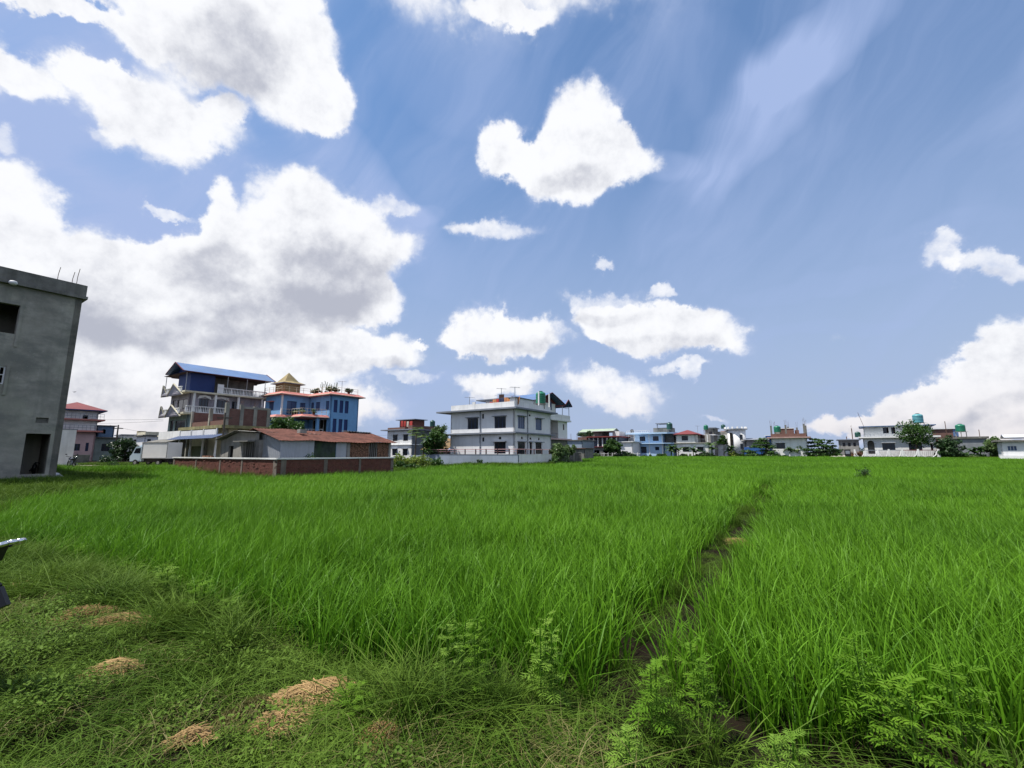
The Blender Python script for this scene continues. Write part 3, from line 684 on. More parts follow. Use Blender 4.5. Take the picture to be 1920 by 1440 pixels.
# ---- free-standing roof things
def at_roof(h, x, y): return h.world(x, y)
_tank = {}
def tank(h, x, y, z, r, ht, m, label, legs=.0):
    X, Y = h.world(x, y); t = empty('water_tank', (X, Y, z), 0, label, 'water tank', 'plastic water tanks on the roofs')
    mb = MB(); pr = [(r*.96, legs)]
    k = 5
    for i in range(k):
        a = legs+(ht*.8)*i/k; b = legs+(ht*.8)*(i+1)/k; pr += [(r, a+.03), (r, b-.04), (r*.96, b)]
    pr += [(r*.9, legs+ht*.87), (r*.45, legs+ht*.96)]
    mb.lathe(pr, 16); build('tank_body', mb, m, t, True)
    build('lid', MB().lathe([(r*.42, legs+ht*.955), (r*.42, legs+ht), (r*.2, legs+ht*1.03)], 12), black, t)
    if legs:
        sb = MB()
        for a in (-1, 1):
            for b in (-1, 1): sb.box(a*r*.7-.05, a*r*.7+.05, b*r*.7-.05, b*r*.7+.05, 0, legs-.06)
        sb.box(-r, r, -r, r, legs-.06, legs); build('stand', sb, concrete, t)
    return t
def antenna(X, Y, z, h, label):
    t = empty('roof_antenna', (X, Y, z), R(20), label, 'antenna', 'antennas on rooftop poles')
    build('pole', MB().cyl((0, 0, 0), (0, 0, h), .035, n=6), steel, t)
    b = MB().cyl((-.7, 0, h-.08), (.7, 0, h-.08), .02, n=5)
    for i in range(7): b.cyl((-.6+i*.2, -.35+.02*i, h-.06), (-.6+i*.2, .35-.02*i, h-.06), .012, n=4)
    build('dipoles', b, steel, t); return t
def rebars(mb, x, y, z, h, n=4, w=.14, rg=random):
    for i in range(n):
        a, b = (-w if i % 2 else w), (-w if i//2 % 2 else w); l = h*rg.uniform(.7, 1)
        mb.tube([(x+a, y+b, z), (x+a+rg.uniform(-.04, .04), y+b, z+l*.5), (x+a+rg.uniform(-.15, .15), y+b+rg.uniform(-.1, .1), z+l)], .016, 4)
random.seed(3)

# ================================================================= the bare concrete building at the left edge
G = House('concrete_building', 'tall unfinished bare grey concrete building at the left edge with a dark doorway', -200, 158, 22.1, 9, anchor='R', cat='building', za=10.2)
# its seen face is the side that looks towards the field: run it towards the camera as well
def gface():
    X, Y = G.world(G.w, 0); return X, Y
G.root.name = 'concrete_building'
gw = G.w
FR = ((gw, -7.), (0, 1), 7.)            # the long side wall, ending at the seen corner
gh = lambda a, b, c, d: G.hole(FR, a, b, c, d)
z_top = G.on(FR, 158, 536)[1]; z_band = G.on(FR, 157, 562)[1]
door = gh(43, 90, 813, 889); vent = gh(67, 91, 783, 793); w1_ = gh(-38, 34, 566, 622); w2_ = gh(-45, 9, 684, 718)
mb = MB()
mb.facade((gw, -7.), (0, 1), 7., -.1, z_band, [door, vent, w1_, w2_], .25)
mb.facade((gw, 0), (-1, 0), gw, -.1, z_band, [], .25); mb.facade((0, 0), (0, -1), 7, -.1, z_band, [], .25); mb.facade((0, -7), (1, 0), gw, -.1, z_band, [], .25)
G.part('wall', mb, concrete)
G.bx('parapet', -.1, gw+.12, -7.1, .1, z_band+.14, z_top, darkconc)
G.bx('roof_band', -.16, gw+.2, -7.16, .16, z_band, z_band+.14, darkconc)
for fz in (3.2, 6.3): G.bx('floor_slab', .25, gw-.25, -6.75, -.25, fz, fz+.12, concrete)
G.bx('doorstep', gw, gw+.5, -7+door[0]-.1, -7+door[1]+.2, .1, .42, concrete)
G.bx('interior_partition', gw-2.2, gw-2.1, -6.7, -.3, 0, z_band-.1, concrete)
mb = MB(); a, b, c, e = vent
for i in range(4): mb.box(gw-.16, gw-.1, -7+a, -7+b, c+.02+i*(e-c)/4, c+.07+i*(e-c)/4)
G.part('vent_grille', mb, darkconc)
mb = MB(); a, b, c, e = w2_
mb.box(gw-.1, gw-.05, -7+a, -7+b, c, c+.05).box(gw-.1, gw-.05, -7+a, -7+b, e-.05, e).box(gw-.1, gw-.05, -7+b-.05, -7+b, c+.05, e-.05)
mb.box(gw-.1, gw-.05, -7+a, -7+b-.05, (c+e)/2, (c+e)/2+.04)
for i in range(1, 5): mb.cyl((gw-.07, -7+a+(b-a)*i/5, c+.05), (gw-.07, -7+a+(b-a)*i/5, e-.05), .014, n=5)
G.part('window_grille', mb, fwhite)
mb = MB().box(gw, gw+.05, -7+w1_[1]+.02, -7+w1_[1]+.12, w1_[2]-.6, w1_[3]+.05); mb.box(gw, gw+.05, -7+w1_[0]-.1, -7+w1_[1]+.02, w1_[3]+.0, w1_[3]+.07)
mb.box(gw, gw+.06, -7+w2_[1]+.02, -7+w2_[1]+.12, w2_[2]-.5, w2_[3]+.08)
G.part('window_surround', mb, concrete)
for q_ in ((gw-.3, -.25, .9), (gw-.42, -.4, .7), (gw-.35, -.95, .75)): G.part('reinforcing_bar', MB().tube([(q_[0], q_[1], z_top), (q_[0]+.02, q_[1], z_top+q_[2]*.5), (q_[0]+.1, q_[1]+.03, z_top+q_[2])], .014, 5), rod)
X, Y = G.world(gw+.3, -7+G.on(FR, 22, 533)[0]); zz = G.on(FR, 22, 533)[1]
t = empty('wall_lamp', (X, Y, zz), 0, 'small white lamp fixed under the parapet of the bare concrete building', 'lamp')
build('lamp_shade', MB().lathe([(.02, .12), (.13, .08), (.16, 0), (.12, -.07), (.03, -.1)], 12), fwhite, t, True); build('bracket', MB().cyl((0, 0, .08), (-.28, .18, .12), .02, n=6), steel, t)

# hand pump, sacks and a motorbike at its foot
X, Y = ground_pt(64, 905, .3); 
hp = empty('hand_pump', (X+.1, Y-.2, gz(X, Y)), R(20), 'dark iron hand pump standing before the doorway of the concrete building', 'hand pump')
build('pump_body', MB().lathe([(.13, 0), (.06, .05), (.055, .5), (.09, .52), (.09, .8), (.05, .84), (.05, .92)], 12), black, hp, True)
build('spout', MB().tube([(0, -.05, .62), (0, -.25, .62), (0, -.3, .52)], .03), black, hp)
build('handle', MB().tube([(0, .02, .95), (.02, .3, .9), (.05, .62, .55)], .022), black, hp)
sackm = mat('white_sack', (.5, .5, .52), .7, .2, 6, .8)
def lump(r, seed, n=3, fl=.5):
    me = bpy.data.meshes.new('lump'); import bmesh; bm = bmesh.new(); bmesh.ops.create_icosphere(bm, subdivisions=n, radius=1); rr = random.Random(seed)
    ph = [rr.uniform(0, 6) for _ in range(6)]
    for v in bm.verts:
        c = v.co; k = 1+.16*math.sin(c.x*4+ph[0])*math.sin(c.y*3+ph[1])+.12*math.sin(c.z*6+ph[2]+c.x*3)+.07*math.sin(c.y*9+ph[3])
        v.co = Vector((c.x*r[0]*k, c.y*r[1]*k, c.z*r[2]*k*(fl if c.z < 0 else 1)))
    bm.to_mesh(me); bm.free(); return me
for i, (px, py, r, lb) in enumerate([(84, 899, (.34, .25, .2), 'white plastic sack slumped on the grass nearest the concrete wall'), (101, 897, (.40, .30, .27), 'white plastic sack with crumpled top at the outer end of the pair')]):
    X, Y = ground_pt(px, py, .4); o = link('plastic_sack', lump(r, i+4), sackm, None, True); o.location = (X, Y, gz(X, Y)+.08); o.rotation_euler = (0, .1, i); tag(o, lb, 'sack', 'sacks by the concrete building')
def motorbike(X, Y, rz, z, label, paint):
    """faces local +x"""
    t = empty('motorbike', (X, Y, z), rz, label, 'motorbike')
    for wx in (-.62, .62):
        w = MB(); rim = MB()
        n = 20
        for ring, rr, m_ in ((w, .29, .055), ):
            vs = []; fs = []
            for i in range(n):
                a = 2*math.pi*i/n
                for j in range(6):
                    b = 2*math.pi*j/6; q = rr-.0+m_*math.cos(b); vs.append((wx+q*math.cos(a), m_*.9*math.sin(b), .33+q*math.sin(a)))
            for i in range(n):
                for j in range(6): fs.append((i*6+j, i*6+(j+1) % 6, ((i+1) % n)*6+(j+1) % 6, ((i+1) % n)*6+j))
            w.add(vs, fs)
        wh = build('wheel', w, black, t, True)
        for i in range(5):
            a = 2*math.pi*i/5; rim.cyl((wx, 0, .33), (wx+.25*math.cos(a), 0, .33+.25*math.sin(a)), .018, n=5)
        rim.cyl((wx, -.06, .33), (wx, .06, .33), .06, n=10); build('rim', rim, steel, wh)
    build('engine', MB().box(-.12, .2, -.13, .13, .28, .5).cyl((.1, 0, .45), (.16, 0, .68), .1, n=8), steel, t)
    build('fuel_tank', MB().add([(-.1, -.13, .72), (.35, -.12, .74), (.35, .12, .74), (-.1, .13, .72), (-.08, -.1, .86), (.3, -.12, .93), (.3, .12, .93), (-.08, .1, .86)], [(0, 3, 2, 1), (4, 5, 6, 7), (0, 1, 5, 4), (1, 2, 6, 5), (2, 3, 7, 6), (3, 0, 4, 7)]), paint, t)
    build('seat', MB().add([(-.75, -.1, .86), (-.1, -.12, .76), (-.1, .12, .76), (-.75, .1, .86), (-.8, -.07, .95), (-.1, -.1, .84), (-.1, .1, .84), (-.8, .07, .95)], [(0, 3, 2, 1), (4, 5, 6, 7), (0, 1, 5, 4), (1, 2, 6, 5), (2, 3, 7, 6), (3, 0, 4, 7)]), black, t)
    build('tail', MB().add([(-.95, -.05, .86), (-.4, -.1, .68), (-.4, .1, .68), (-.95, .05, .86), (-1.0, -.04, .98), (-.5, -.09, .86), (-.5, .09, .86), (-1.0, .04, .98)], [(0, 3, 2, 1), (4, 5, 6, 7), (0, 1, 5, 4), (1, 2, 6, 5), (2, 3, 7, 6), (3, 0, 4, 7)]), paint, t)
    gr = MB()
    for sgn in (-1, 1): gr.tube([(-.45, sgn*.12, .86), (-.8, sgn*.12, .92), (-1.0, sgn*.1, .97), (-1.08, sgn*.05, 1.0), (-1.09, 0, 1.0)], .017, 8)
    build('grab_rail', gr, mat('chrome', (.75, .76, .78), .18, .05, 2, metallic=1.0), t, True)
    build('rear_mudguard', MB().tube([(-.85, 0, .8), (-1.0, 0, .68), (-1.07, 0, .56)], .035, 6), black, t)
    build('exhaust', MB().cyl((-.75, -.17, .38), (.05, -.16, .3), .05, .03, 8), steel, t)
    build('fork', MB().cyl((.62, -.08, .33), (.36, -.08, .95), .025, n=6).cyl((.62, .08, .33), (.36, .08, .95), .025, n=6), steel, t)
    build('handlebar', MB().tube([(.2, -.38, 1.05), (.33, -.2, 1.04), (.36, 0, 1.0), (.33, .2, 1.04), (.2, .38, 1.05)], .016), black, t)
    build('headlight', MB().cyl((.4, 0, .9), (.52, 0, .88), .09, .1, 10), glass, t)
    for sgn in (-1, 1): build('mirror', MB().cyl((.24, sgn*.3, 1.05), (.22, sgn*.34, 1.22), .008, n=5).box(.2, .22, sgn*.38-.06, sgn*.38+.06, 1.2, 1.28), black, t)
    return t
mbk = motorbike(-4.16, 3.0, R(180), float(gz(-4.1, 3.0)), 'motorbike whose black tail and chrome grab rail poke in at the left edge', black); mbk.scale = (.9, .9, .9)
X, Y = ground_pt(112, 878, .45); motorbike(X, Y+1, R(150), gz(X, Y+1), 'small parked motorbike beyond the corner of the concrete building', mat('bike_blue', (.05, .06, .09), .4, .1, 3))

# ================================================================= left background houses
P_ = House('hip_roofed_house', 'three storey pink and white house with a blue edged red hip roof', 92, 181, 80, 8, anchor='R', rot=50, za=6)
z0 = .3; zA = P_.on('F', 150, 808)[1]; zB = P_.on('F', 150, 778+10)[1]; z_e = P_.on('F', 150, 768)[1]
h = {'F': [P_.hole('F', 143, 153, 778, 788), P_.hole('F', 160, 166, 830, 846), P_.hole('F', 133, 150, 832, 845)]}
P_.walls(z0, zA+3.1-3.0, pinkwall, {'F': [h['F'][1], h['F'][2]]}); P_.walls(zA+.1, z_e, white, {'F': [h['F'][0]]}, x0=.8, name='wall', label='pale upper wall')
for hh in h['F']: P_.window('F', hh, fnavy)
P_.slab(zA-.15, .25, salmon, .8, 'balcony_slab'); P_.slab(zB+.0, .25, salmon, .9, 'balcony_slab')
P_.rail((-.7, -.8), (P_.w+.7, -.8), zB+.25, .9, trimgrey, .5, rails=(.5, 1)); P_.rail((-.7, -.7), (P_.w+.7, -.7), zA+.1, .9, trimgrey, .5, rails=(.5, 1))
hip_roof(P_, 0, P_.w, 0, 8, z_e, z_e+1.5, redroof, 1.0, deepblue)
Q = House('garden_wall', 'plain white wall standing just beyond the concrete building corner', 104, 141, 48, .3, anchor='R', rot=50, cat='wall')
Q.bx('wall_panel', 0, Q.w, 0, .3, 0, zat(806, 48), white); Q.bx('coping', -.05, Q.w+.05, -.05, .35, zat(806, 48), zat(806, 48)+.08, trimgrey)
Q = House('small_house', 'low greenish grey house with a blue upper room behind the dark bush', 172, 222, 84, 6, anchor='R', rot=50)
Q.walls(0, zat(822, 84), mat('greenish_paint', (.22, .27, .25), .8, .2, 1, .1, stain=(.1, .1, .09), stain_amt=.6), {'F': [Q.hole('F', 190, 206, 832, 846)]}); Q.window('F', Q.hole('F', 190, 206, 832, 846)); Q.slab(zat(822, 84), .2, darkconc, .5)
Q.walls(zat(822, 84)+.2, zat(800, 84), mat('dusty_blue', (.12, .19, .30), .8, .2, 1), {'F': [Q.hole('F', 186, 194, 805, 813)]}, x0=.3, x1=Q.w*.75, name='upper_room'); Q.window('F', Q.hole('F', 186, 194, 805, 813)); Q.slab(zat(800, 84), .15, darkconc, .3, x0=.3, x1=Q.w*.75, name='upper_roof')
Q = House('far_house', 'low white house with a yellow rooftop box far down the lane', 226, 262, 112, 8, anchor='R', rot=50)
hh = [Q.hole('F', 232, 240, 824, 832), Q.hole('F', 250, 257, 824, 832)]
Q.walls(0, zat(817, 112), white, {'F': hh}); [Q.window('F', x) for x in hh]; Q.slab(zat(817, 112), .25, trimgrey, .4); Q.bx('rooftop_box', 3, 4.6, 1, 2.5, zat(817, 112)+.25, zat(811, 112)+.4, yellowt)
Q = House('far_house', 'grey roofed far house between the yellow box house and the van', 268, 306, 105, 8, anchor='R', rot=50)
hh = [Q.hole('F', 276, 283, 823, 831)]
Q.walls(0, zat(818, 105), palegrey, {'F': hh}); [Q.window('F', x) for x in hh]; Q.slab(zat(818, 105), .25, darkconc, .5); Q.parapet(zat(818, 105)+.25, .7, cream)
Q = House('compound_wall', 'dark low masonry wall in front of the hip roofed pink house', 105, 172, 58, .3, anchor='R', rot=50, cat='wall')
Q.bx('wall_panel', 0, Q.w, 0, .25, .1, 1.5, darkconc); Q.bx('coping', -.05, Q.w+.05, -.04, .29, 1.5, 1.57, concrete)

# lane
lz = float(gz(-30, 50))
build_l = MB().add([(-75, 49.5, .46), (-20, 43.5, .46), (-20, 47, .46), (-75, 53.5, .46)], [(0, 1, 2, 3)])
lane = build('lane', build_l, mat('pale_dirt', (.30, .27, .22), .95, .3, 1.5, .4)); tag(lane, kind='structure'); lane.location.z = .006

# ================================================================= box van
vx, vy = xat(293, 49, 1.6), 49.0
van = empty('box_truck', (vx, vy, .46), R(-12), 'small truck with pale blue cab and plain white cargo box parked on the lane', 'truck')
cabm = mat('pale_blue_cab', (.40, .50, .58), .35, .05, 1, spec=.5); boxm = mat('white_box_panel', (.72, .72, .72), .5, .05, .6, .0, stain=(.5, .5, .49), stain_amt=.4)
bx = build('cargo_box', MB().box(-.9, 2.35, -.85, .85, .75, 2.45), boxm, van)
cz = MB(); 
for z_ in (.78, 2.42): cz.box(-.93, 2.38, -.88, -.85, z_-.04, z_+.04)
for x_ in (-.93, 2.32): cz.box(x_, x_+.06, -.88, -.85, .82, 2.38)
build('box_trim', cz, steel, bx)
cab = MB(); prof = [(-.98, .45), (-2.45, .45), (-2.52, .95), (-2.25, 1.25), (-1.85, 1.95), (-1.7, 2.02), (-.98, 2.02)]
vs = [(x, -.8, z) for x, z in prof]+[(x, .8, z) for x, z in prof]; n = len(prof)
cab.add(vs, [tuple(range(n))[::-1], tuple(range(n, 2*n))]+[(i, (i+1) % n, n+(i+1) % n, n+i) for i in range(n)])
cb = build('cab', cab, cabm, van)
build('side_window', MB().add([(-1.15, -.81, 1.3), (-2.05, -.81, 1.3), (-1.8, -.81, 1.82), (-1.15, -.81, 1.86)], [(0, 1, 2, 3), (3, 2, 1, 0)]), glass, cb)
build('windscreen', MB().add([(-2.27, -.72, 1.27), (-2.27, .72, 1.27), (-1.9, .68, 1.92), (-1.9, -.68, 1.92)], [(0, 1, 2, 3), (3, 2, 1, 0)]), glass, cb)
build('door', MB().box(-2.1, -1.1, -.815, -.8, .55, 1.24), cabm, cb)
for x_ in (-.55,): pass
for x_ in (-.6, .6): build('headlight', MB().box(-2.55, -2.5, x_-.13, x_+.13, .68, .86), fwhite, van)
build('wind_deflector', MB().add([(-1.7, -.6, 2.02), (-1.0, -.7, 2.02), (-1.0, .7, 2.02), (-1.7, .6, 2.02), (-1.1, -.6, 2.32), (-1.0, -.6, 2.32), (-1.0, .6, 2.32), (-1.1, .6, 2.32)], [(0, 3, 2, 1), (4, 5, 6, 7), (0, 1, 5, 4), (1, 2, 6, 5), (2, 3, 7, 6), (3, 0, 4, 7)]), cabm, van)
build('chassis', MB().box(-2.2, 2.2, -.5, .5, .38, .72), black, van); build('bumper', MB().box(-2.6, -2.5, -.78, .78, .35, .52), black, van)
for x_ in (-1.7, 1.3):
    for y_ in (-.72, .72):
        w = build('wheel', MB().cyl((x_, y_-.1, .32), (x_, y_+.1, .32), .32, n=18), black, van); build('rim', MB().cyl((x_, y_-.115, .32), (x_, y_+.115, .32), .17, n=12), steel, w)

# ================================================================= tall house with the blue sheet roof
T = House('balcony_house', 'tall grey four storey house with blue sheet roof and prow shaped balconies', 309, 353, 64, 10.6, anchor='R', za=8)
w = T.w; zt = T.on('R', 352, 736)[1]; z3 = zt-3.1; z2 = z3-3.1; ze = T.on('R', 356, 697)[1]; zr = ze+1.5
lilac = mat('lilac_grey_paint', (.34, .32, .36), .8, .2, 1, .2, stain=(.14, .13, .14), stain_amt=.7, streak=.4)
tealw = mat('teal_grey_paint', (.22, .30, .31), .8, .25, 1, .2, stain=(.1, .12, .12), stain_amt=.7, streak=.4)
R_ = T.face('R')
def th(a, b, c, d): return T.hole('R', a, b, c, d)
hs = [th(353, 362, 752, 775), th(372, 390, 752, 777), th(400, 425, 748, 778), th(434, 448, 750, 776)]
hs = [(a, b, z3+.5, z3+2.4) for a, b, _, _ in hs]; hs2 = [(a, b, z2+.6, z2+2.3) for a, b, _, _ in hs[:2]]
hf = [(.6, 1.9, z3+.4, z3+2.4), (2.4, w-.5, z3+.8, z3+2.3)]; hf2 = [(a, b, c-3.1, e-3.1) for a, b, c, e in hf]
T.walls(0, z3, tealw, {'R': hs2, 'F': hf2}, name='wall'); T.walls(z3+.25, zt, lilac, {'R': hs, 'F': hf}, name='wall', label='lilac grey third storey wall')
for x in hs+hs2: T.window('R', x, fbrown, glass, 2)
for x in hf+hf2: T.window('F', x, fbrown, glass, 1)
T.slab(z3, .25, cream, .9, 'floor_slab'); T.slab(zt, .22, cream, 1.0, 'floor_slab'); T.slab(z2, .22, cream, .9, 'floor_slab')
for y_ in (.2, 3.0, 6.2, 9.8): T.bx('column', w+.55, w+.8, y_, y_+.25, z3+.25, zt, white)
T.balusters((w+.8, -.6), (w+.8, 7), z3+.25, .95, white)
T.balusters((w+.85, 3.3), (w+.85, 10.4), zt+.22, .95, white)
T.bx('stair_room', w-4.2, w-.05, -.1, 3.1, zt+.22, ze+.1, deepblue); T.bx('inner_wall', .3, w-2.4, 3.1, 9.9, zt+.22, ze, darkconc)
T.bx('gutter_panel', w+.86, w+.9, 3.15, 4.0, zt+.1, zt+1.6, white)
pb = MB()
for p in ((w+.6, 4.6), (w+.6, 7.4), (w+.6, 10.2), (-.5, -.7), (-.5, 6), (w+.2, -.7)): T.part('roof_post', MB().cyl((*p, zt+.2), (*p, ze), .05, n=6), steel)
gable_roof(T, w-4.4, w-.3, -.3, 10.7, ze, zr, rblue, 1.1, 'y', maroon, under=deepblue)
gable_roof(T, -.6, 1.6, 1.0, 9, ze-.05, zr-.45, rblue, .8, 'y', maroon, under=deepblue)
T.bx('ceiling', -1, w+.5, -.9, 11.2, ze-.1, ze-.06, mat('dark_timber', (.05, .03, .03), .8, .2, 2))
# prow balconies on the front: folded parapets with pale raised edges
for zb in (z3, zt):
    T.part('prow_balcony', MB().prism([(-.3, -1.2), (w*.5, -1.1), (w*.5, -.9), (-.4, -.9)], zb-.12, zb+.14).prism([(w*.5, -1.1), (w-.3, -1.05), (w-.3, -.9), (w*.5, -.9)], zb-.12, zb+.14), lilac)
    for a, b in ((-.5, 1.3), (1.5, w+.1)):
        m_ = (a+b)/2; y_ = -1.1
        tri = [(a, y_, zb-.3), (b, y_+.15, zb-.3), (m_+.2, y_-.25, zb+1.35)]
        pr = T.part('prow_parapet', MB().add(tri+[(x, y+.16, z) for x, y, z in tri], [(0, 1, 2), (5, 4, 3), (0, 3, 4, 1), (1, 4, 5, 2), (2, 5, 3, 0)]), lilac)
        T.part('edge_trim', MB().tube([tri[0], tri[2], tri[1]], .09, 5), cream, pr)
    T.balusters((-.2, -1.05), (w-.2, -1.0), zb+.14, .75, white, .25)
# clothes or deco arches over the third storey windows
for k in (1, 2):
    a, b, c, e = hs[k]; m_ = (a+b)/2
    T.part('window_arch', MB().add([(w+.02, a-.3, e-.1), (w+.02, a-.1, e+.4), (w+.02, m_, e+.55), (w+.02, b+.1, e+.4), (w+.02, b+.3, e-.1), (w+.02, b, e+.02), (w+.02, m_, e+.25), (w+.02, a, e+.02),
      (w+.2, a-.3, e-.1), (w+.2, a-.1, e+.4), (w+.2, m_, e+.55), (w+.2, b+.1, e+.4), (w+.2, b+.3, e-.1), (w+.2, b, e+.02), (w+.2, m_, e+.25), (w+.2, a, e+.02)],
      [(8, 9, 15), (9, 10, 14, 15), (10, 11, 13, 14), (11, 12, 13), (0, 1, 9, 8), (1, 2, 10, 9), (2, 3, 11, 10), (3, 4, 12, 11)]), white)

# ================================================================= unfinished concrete and brick building in front of it
U = House('unfinished_building', 'unfinished building with brick infill panels, bare columns and a mossy concrete slab', 346, 420, 50, 4.9, anchor='R', cat='building')
w = U.w; zs = U.on('R', 421, 803)[1]; zc = U.on('R', 421, 754)[1]
U.slab(zs, .35, mossy, .7, 'mossy_slab'); U.bx('brick_ledge', .3, w-.1, .3, 4.7, zs+.35, zs+1.0, brickm)
for i, y_ in enumerate((-.1, 1.45, 2.95, 4.5)): 
    U.bx('column', w-.35, w, y_, y_+.35, 0, zs, concrete); 
    zt_ = zc-.1*i
    cc = U.bx('column', w-.4, w-.05, y_, y_+.38, zs+.35, zt_, concrete)
    if i < 3: mb = MB(); rebars(mb, w-.22, y_+.19, zt_, .5, 4, .1); U.part('reinforcing_bar', mb, rod, cc)['kind'] = 'stuff'
for (a, b), zz in (((.3, 1.45), 1.9), ((1.83, 2.95), 2.0), ((3.33, 4.5), 2.0)):
    bw = MB().box(w-.32, w-.12, a, b, zs+1.0, zs+.35+zz); U.part('brick_infill', bw, brickm)
U.bx('lintel_beam', w-.36, w-.08, 1.83, 4.5, zs+.35+2.0, zs+.35+2.25, concrete)
U.bx('back_wall', .2, .4, .4, 4.6, zs+.36, zc-.6, brickm)
for x_ in (0, w*.5): U.bx('column', x_, x_+.3, 0, .3, 0, zs, concrete)
U.bx('column', .1, .4, .2, .55, zs+.36, zc-.5, concrete); U.bx('column', w*.5, w*.5+.3, .2, .55, zs+.36, zc-.4, concrete)
sh = [(.4, w*.5-.2, .6, 2.6), (w*.5+.5, w-.5, .6, 2.9)]
U.walls(0, zs, cream, {'F': sh, 'R': [(1.1, 2., .4, 2.8), (2.6, 3.5, .4, 2.8)]}, x0=.2, x1=w-.4, y0=.35, y1=4.7)
for a, b, c, e in sh: U.bx('shutter', a+.2, b+.2, .5, .56, c, e, mat('olive_shutter', (.16, .17, .09), .7, .3, 1.5, streak=.5))
for i in range(4):
    U.bx('white_post', w*(i/3.1)-.1, w*(i/3.1)+.06, -.75, -.6, 0, zs, white)
    if i < 3: U.bx('eave_panel', w*(i/3.1)+.2, w*((i+1)/3.1)-.25, -.72, -.66, zs-.75, zs-.1, palegrey)
za = U.on('F', 380, 824)[1]
aw = MB(); corrug(aw, (-.3, -1.9, za), (w+1.6, -1.9, za), (w+1.6, -.6, za+.5), (-.3, -.6, za+.5), 24, .03, .03); U.part('awning', aw, mat('navy_awning', (.03, .055, .13), .6, .25, 1))
# leaning shop roof and white block at its left
Q = House('shop', 'low shop with a white upper parapet and tin awning behind the truck', 306, 345, 58, 6, anchor='R', cat='shop')
Q.walls(0, zat(822, 58), darkconc, {'F': [(.4, Q.w-.4, .5, 2.3)]}); Q.bx('shade_backing', .3, Q.w-.3, 1.2, 1.3, 0, 2.8, dark)  # black sheet behind the opening paints the unlit inside
Q.bx('parapet', -.5, Q.w+.2, -.6, -.4, zat(823, 58), zat(808, 58), white); Q.slab(zat(823, 58), .15, darkconc, .4)
aw = MB(); corrug(aw, (-1, -2.2, zat(829, 56)), (Q.w+.6, -2.2, zat(829, 56)), (Q.w+.6, -.6, zat(823, 57)), (-1, -.6, zat(823, 57)), 16, .03, .03); Q.part('awning', aw, darkconc)

# stack of bricks behind the compound wall
def brick_pile(X, Y, rz, nx_, ny_, nz_, label, m):
    t = empty('brick_stack', (X, Y, gz(X, Y)), rz, label, 'brick stack'); me = bpy.data.meshes.new('brick'); mb = MB().box(-.11, .11, -.05, .05, 0, .068); me.from_pydata(mb.v, [], mb.f); me.materials.append(m)
    for k in range(nz_):
        for i in range(nx_):
            for j in range(ny_):
                if k > nz_*.6 and random.random() < .45: continue
                o = bpy.data.objects.new('brick', me); C.objects.link(o); o.parent = t
                o.location = ((i-nx_/2)*.24+random.uniform(-.01, .01), (j-ny_/2)*.115, k*.071); o.rotation_euler = (0, 0, random.uniform(-.06, .06))
    return t
X, Y = xat(394, 38.5, 2), 38.5
brick_pile(X, Y, R(ROT), 8, 3, 16, 'stack of loose orange bricks rising over the left stretch of the compound wall', brickorange)
# ================================================================= sheds inside the compound
Sh = House('rusty_roofed_shed', 'long low shed with rusty corrugated roof, tin sheet walls and brick rubble infill', 478, 528, 29.8, 9.2, anchor='R', cat='shed')
w = Sh.w; zE = Sh.on('R', 529, 825)[1]; zR = zE+.62
a1 = Sh.on('R', 589, 840)[0]; a2 = Sh.on('R', 630, 840)[0]; a3 = Sh.on('R', 650, 840)[0]; a4 = Sh.on('R', 656, 840)[0]; a5 = Sh.on('R', 692, 840)[0]; a6 = Sh.on('R', 706, 840)[0]
mb = MB(); corrug(mb, (w, .02, .1), (w, a1, .1), (w, a1, zE), (w, .02, zE), 22, .018, .02); Sh.part('tin_sheet', mb, zinc)
mb = MB(); corrug(mb, (w, a2+.03, .1), (w, a3, .1), (w, a3, zE), (w, a2+.03, zE), 8, .018, .02); Sh.part('tin_sheet', mb, zinc)
mb = MB(); corrug(mb, (0, 0, .1), (w, 0, .1), (w, 0, zE), (0, 0, zR), 14, .018, .02); Sh.part('tin_sheet', mb, zinc)
Sh.bx('net_screen', w-.06, w, a1+.02, a2, .1, zE, netm); Sh.bx('column', w-.2, w+.03, a3+.03, a4, .1, zE, plaster)
# rubble infill of separate brick ends
bm_ = MB(); rr = random.Random(8)
y_ = a4+.05
while y_ < 9.15:
    if not (a5 < y_ < a6):
        z_ = .15
        while z_ < zE-.06:
            ww_ = rr.uniform(.08, .17); bm_.box(w-.12, w+rr.uniform(-.03, .05), y_+rr.uniform(-.03, .03), y_+ww_, z_, z_+rr.uniform(.045, .07)); z_ += .085
    y_ += .16
o = Sh.part('rubble_brick', bm_, brickorange); o['kind'] = 'stuff'
Sh.bx('mortar_bed', w-.14, w-.05, a4, 9.2, .1, zE, mat('dark_mortar', (.07, .055, .045), .95, .4, 3))
mb = MB()
for i in range(5): mb.cyl((w-.0, a5+(a6-a5)*i/4, .2), (w+.02, a5+(a6-a5)*i/4, zE), .03, n=5)
Sh.part('timber_slat', mb, plaster)
Sh.bx('corner_post', w-.1, w+.06, 9.05, 9.25, .1, zE, plaster)
mb = MB(); corrug(mb, (w+.35, -.3, zE-.03), (w+.35, 9.7, zE-.03), (w-3.2, 9.7, zR+.25), (w-3.2, -.3, zR+.25), 44, .022, .02)
corrug(mb, (w-6.4, 9.7, zE-.03), (w-6.4, -.3, zE-.03), (w-3.2, -.3, zR+.25), (w-3.2, 9.7, zR+.25), 44, .022, .02)
for v in range(len(mb.v)):
    x, y, z = mb.v[v]; mb.v[v] = (x, y, z+.035*math.sin(y*.9)-.02*math.sin(y*2.3))
Sh.part('corrugated_roof', mb, rust)
Sh.bx('roof_stone', w-1.6, w-1.2, 2.0, 2.5, zR-.05, zR+.22, plaster)
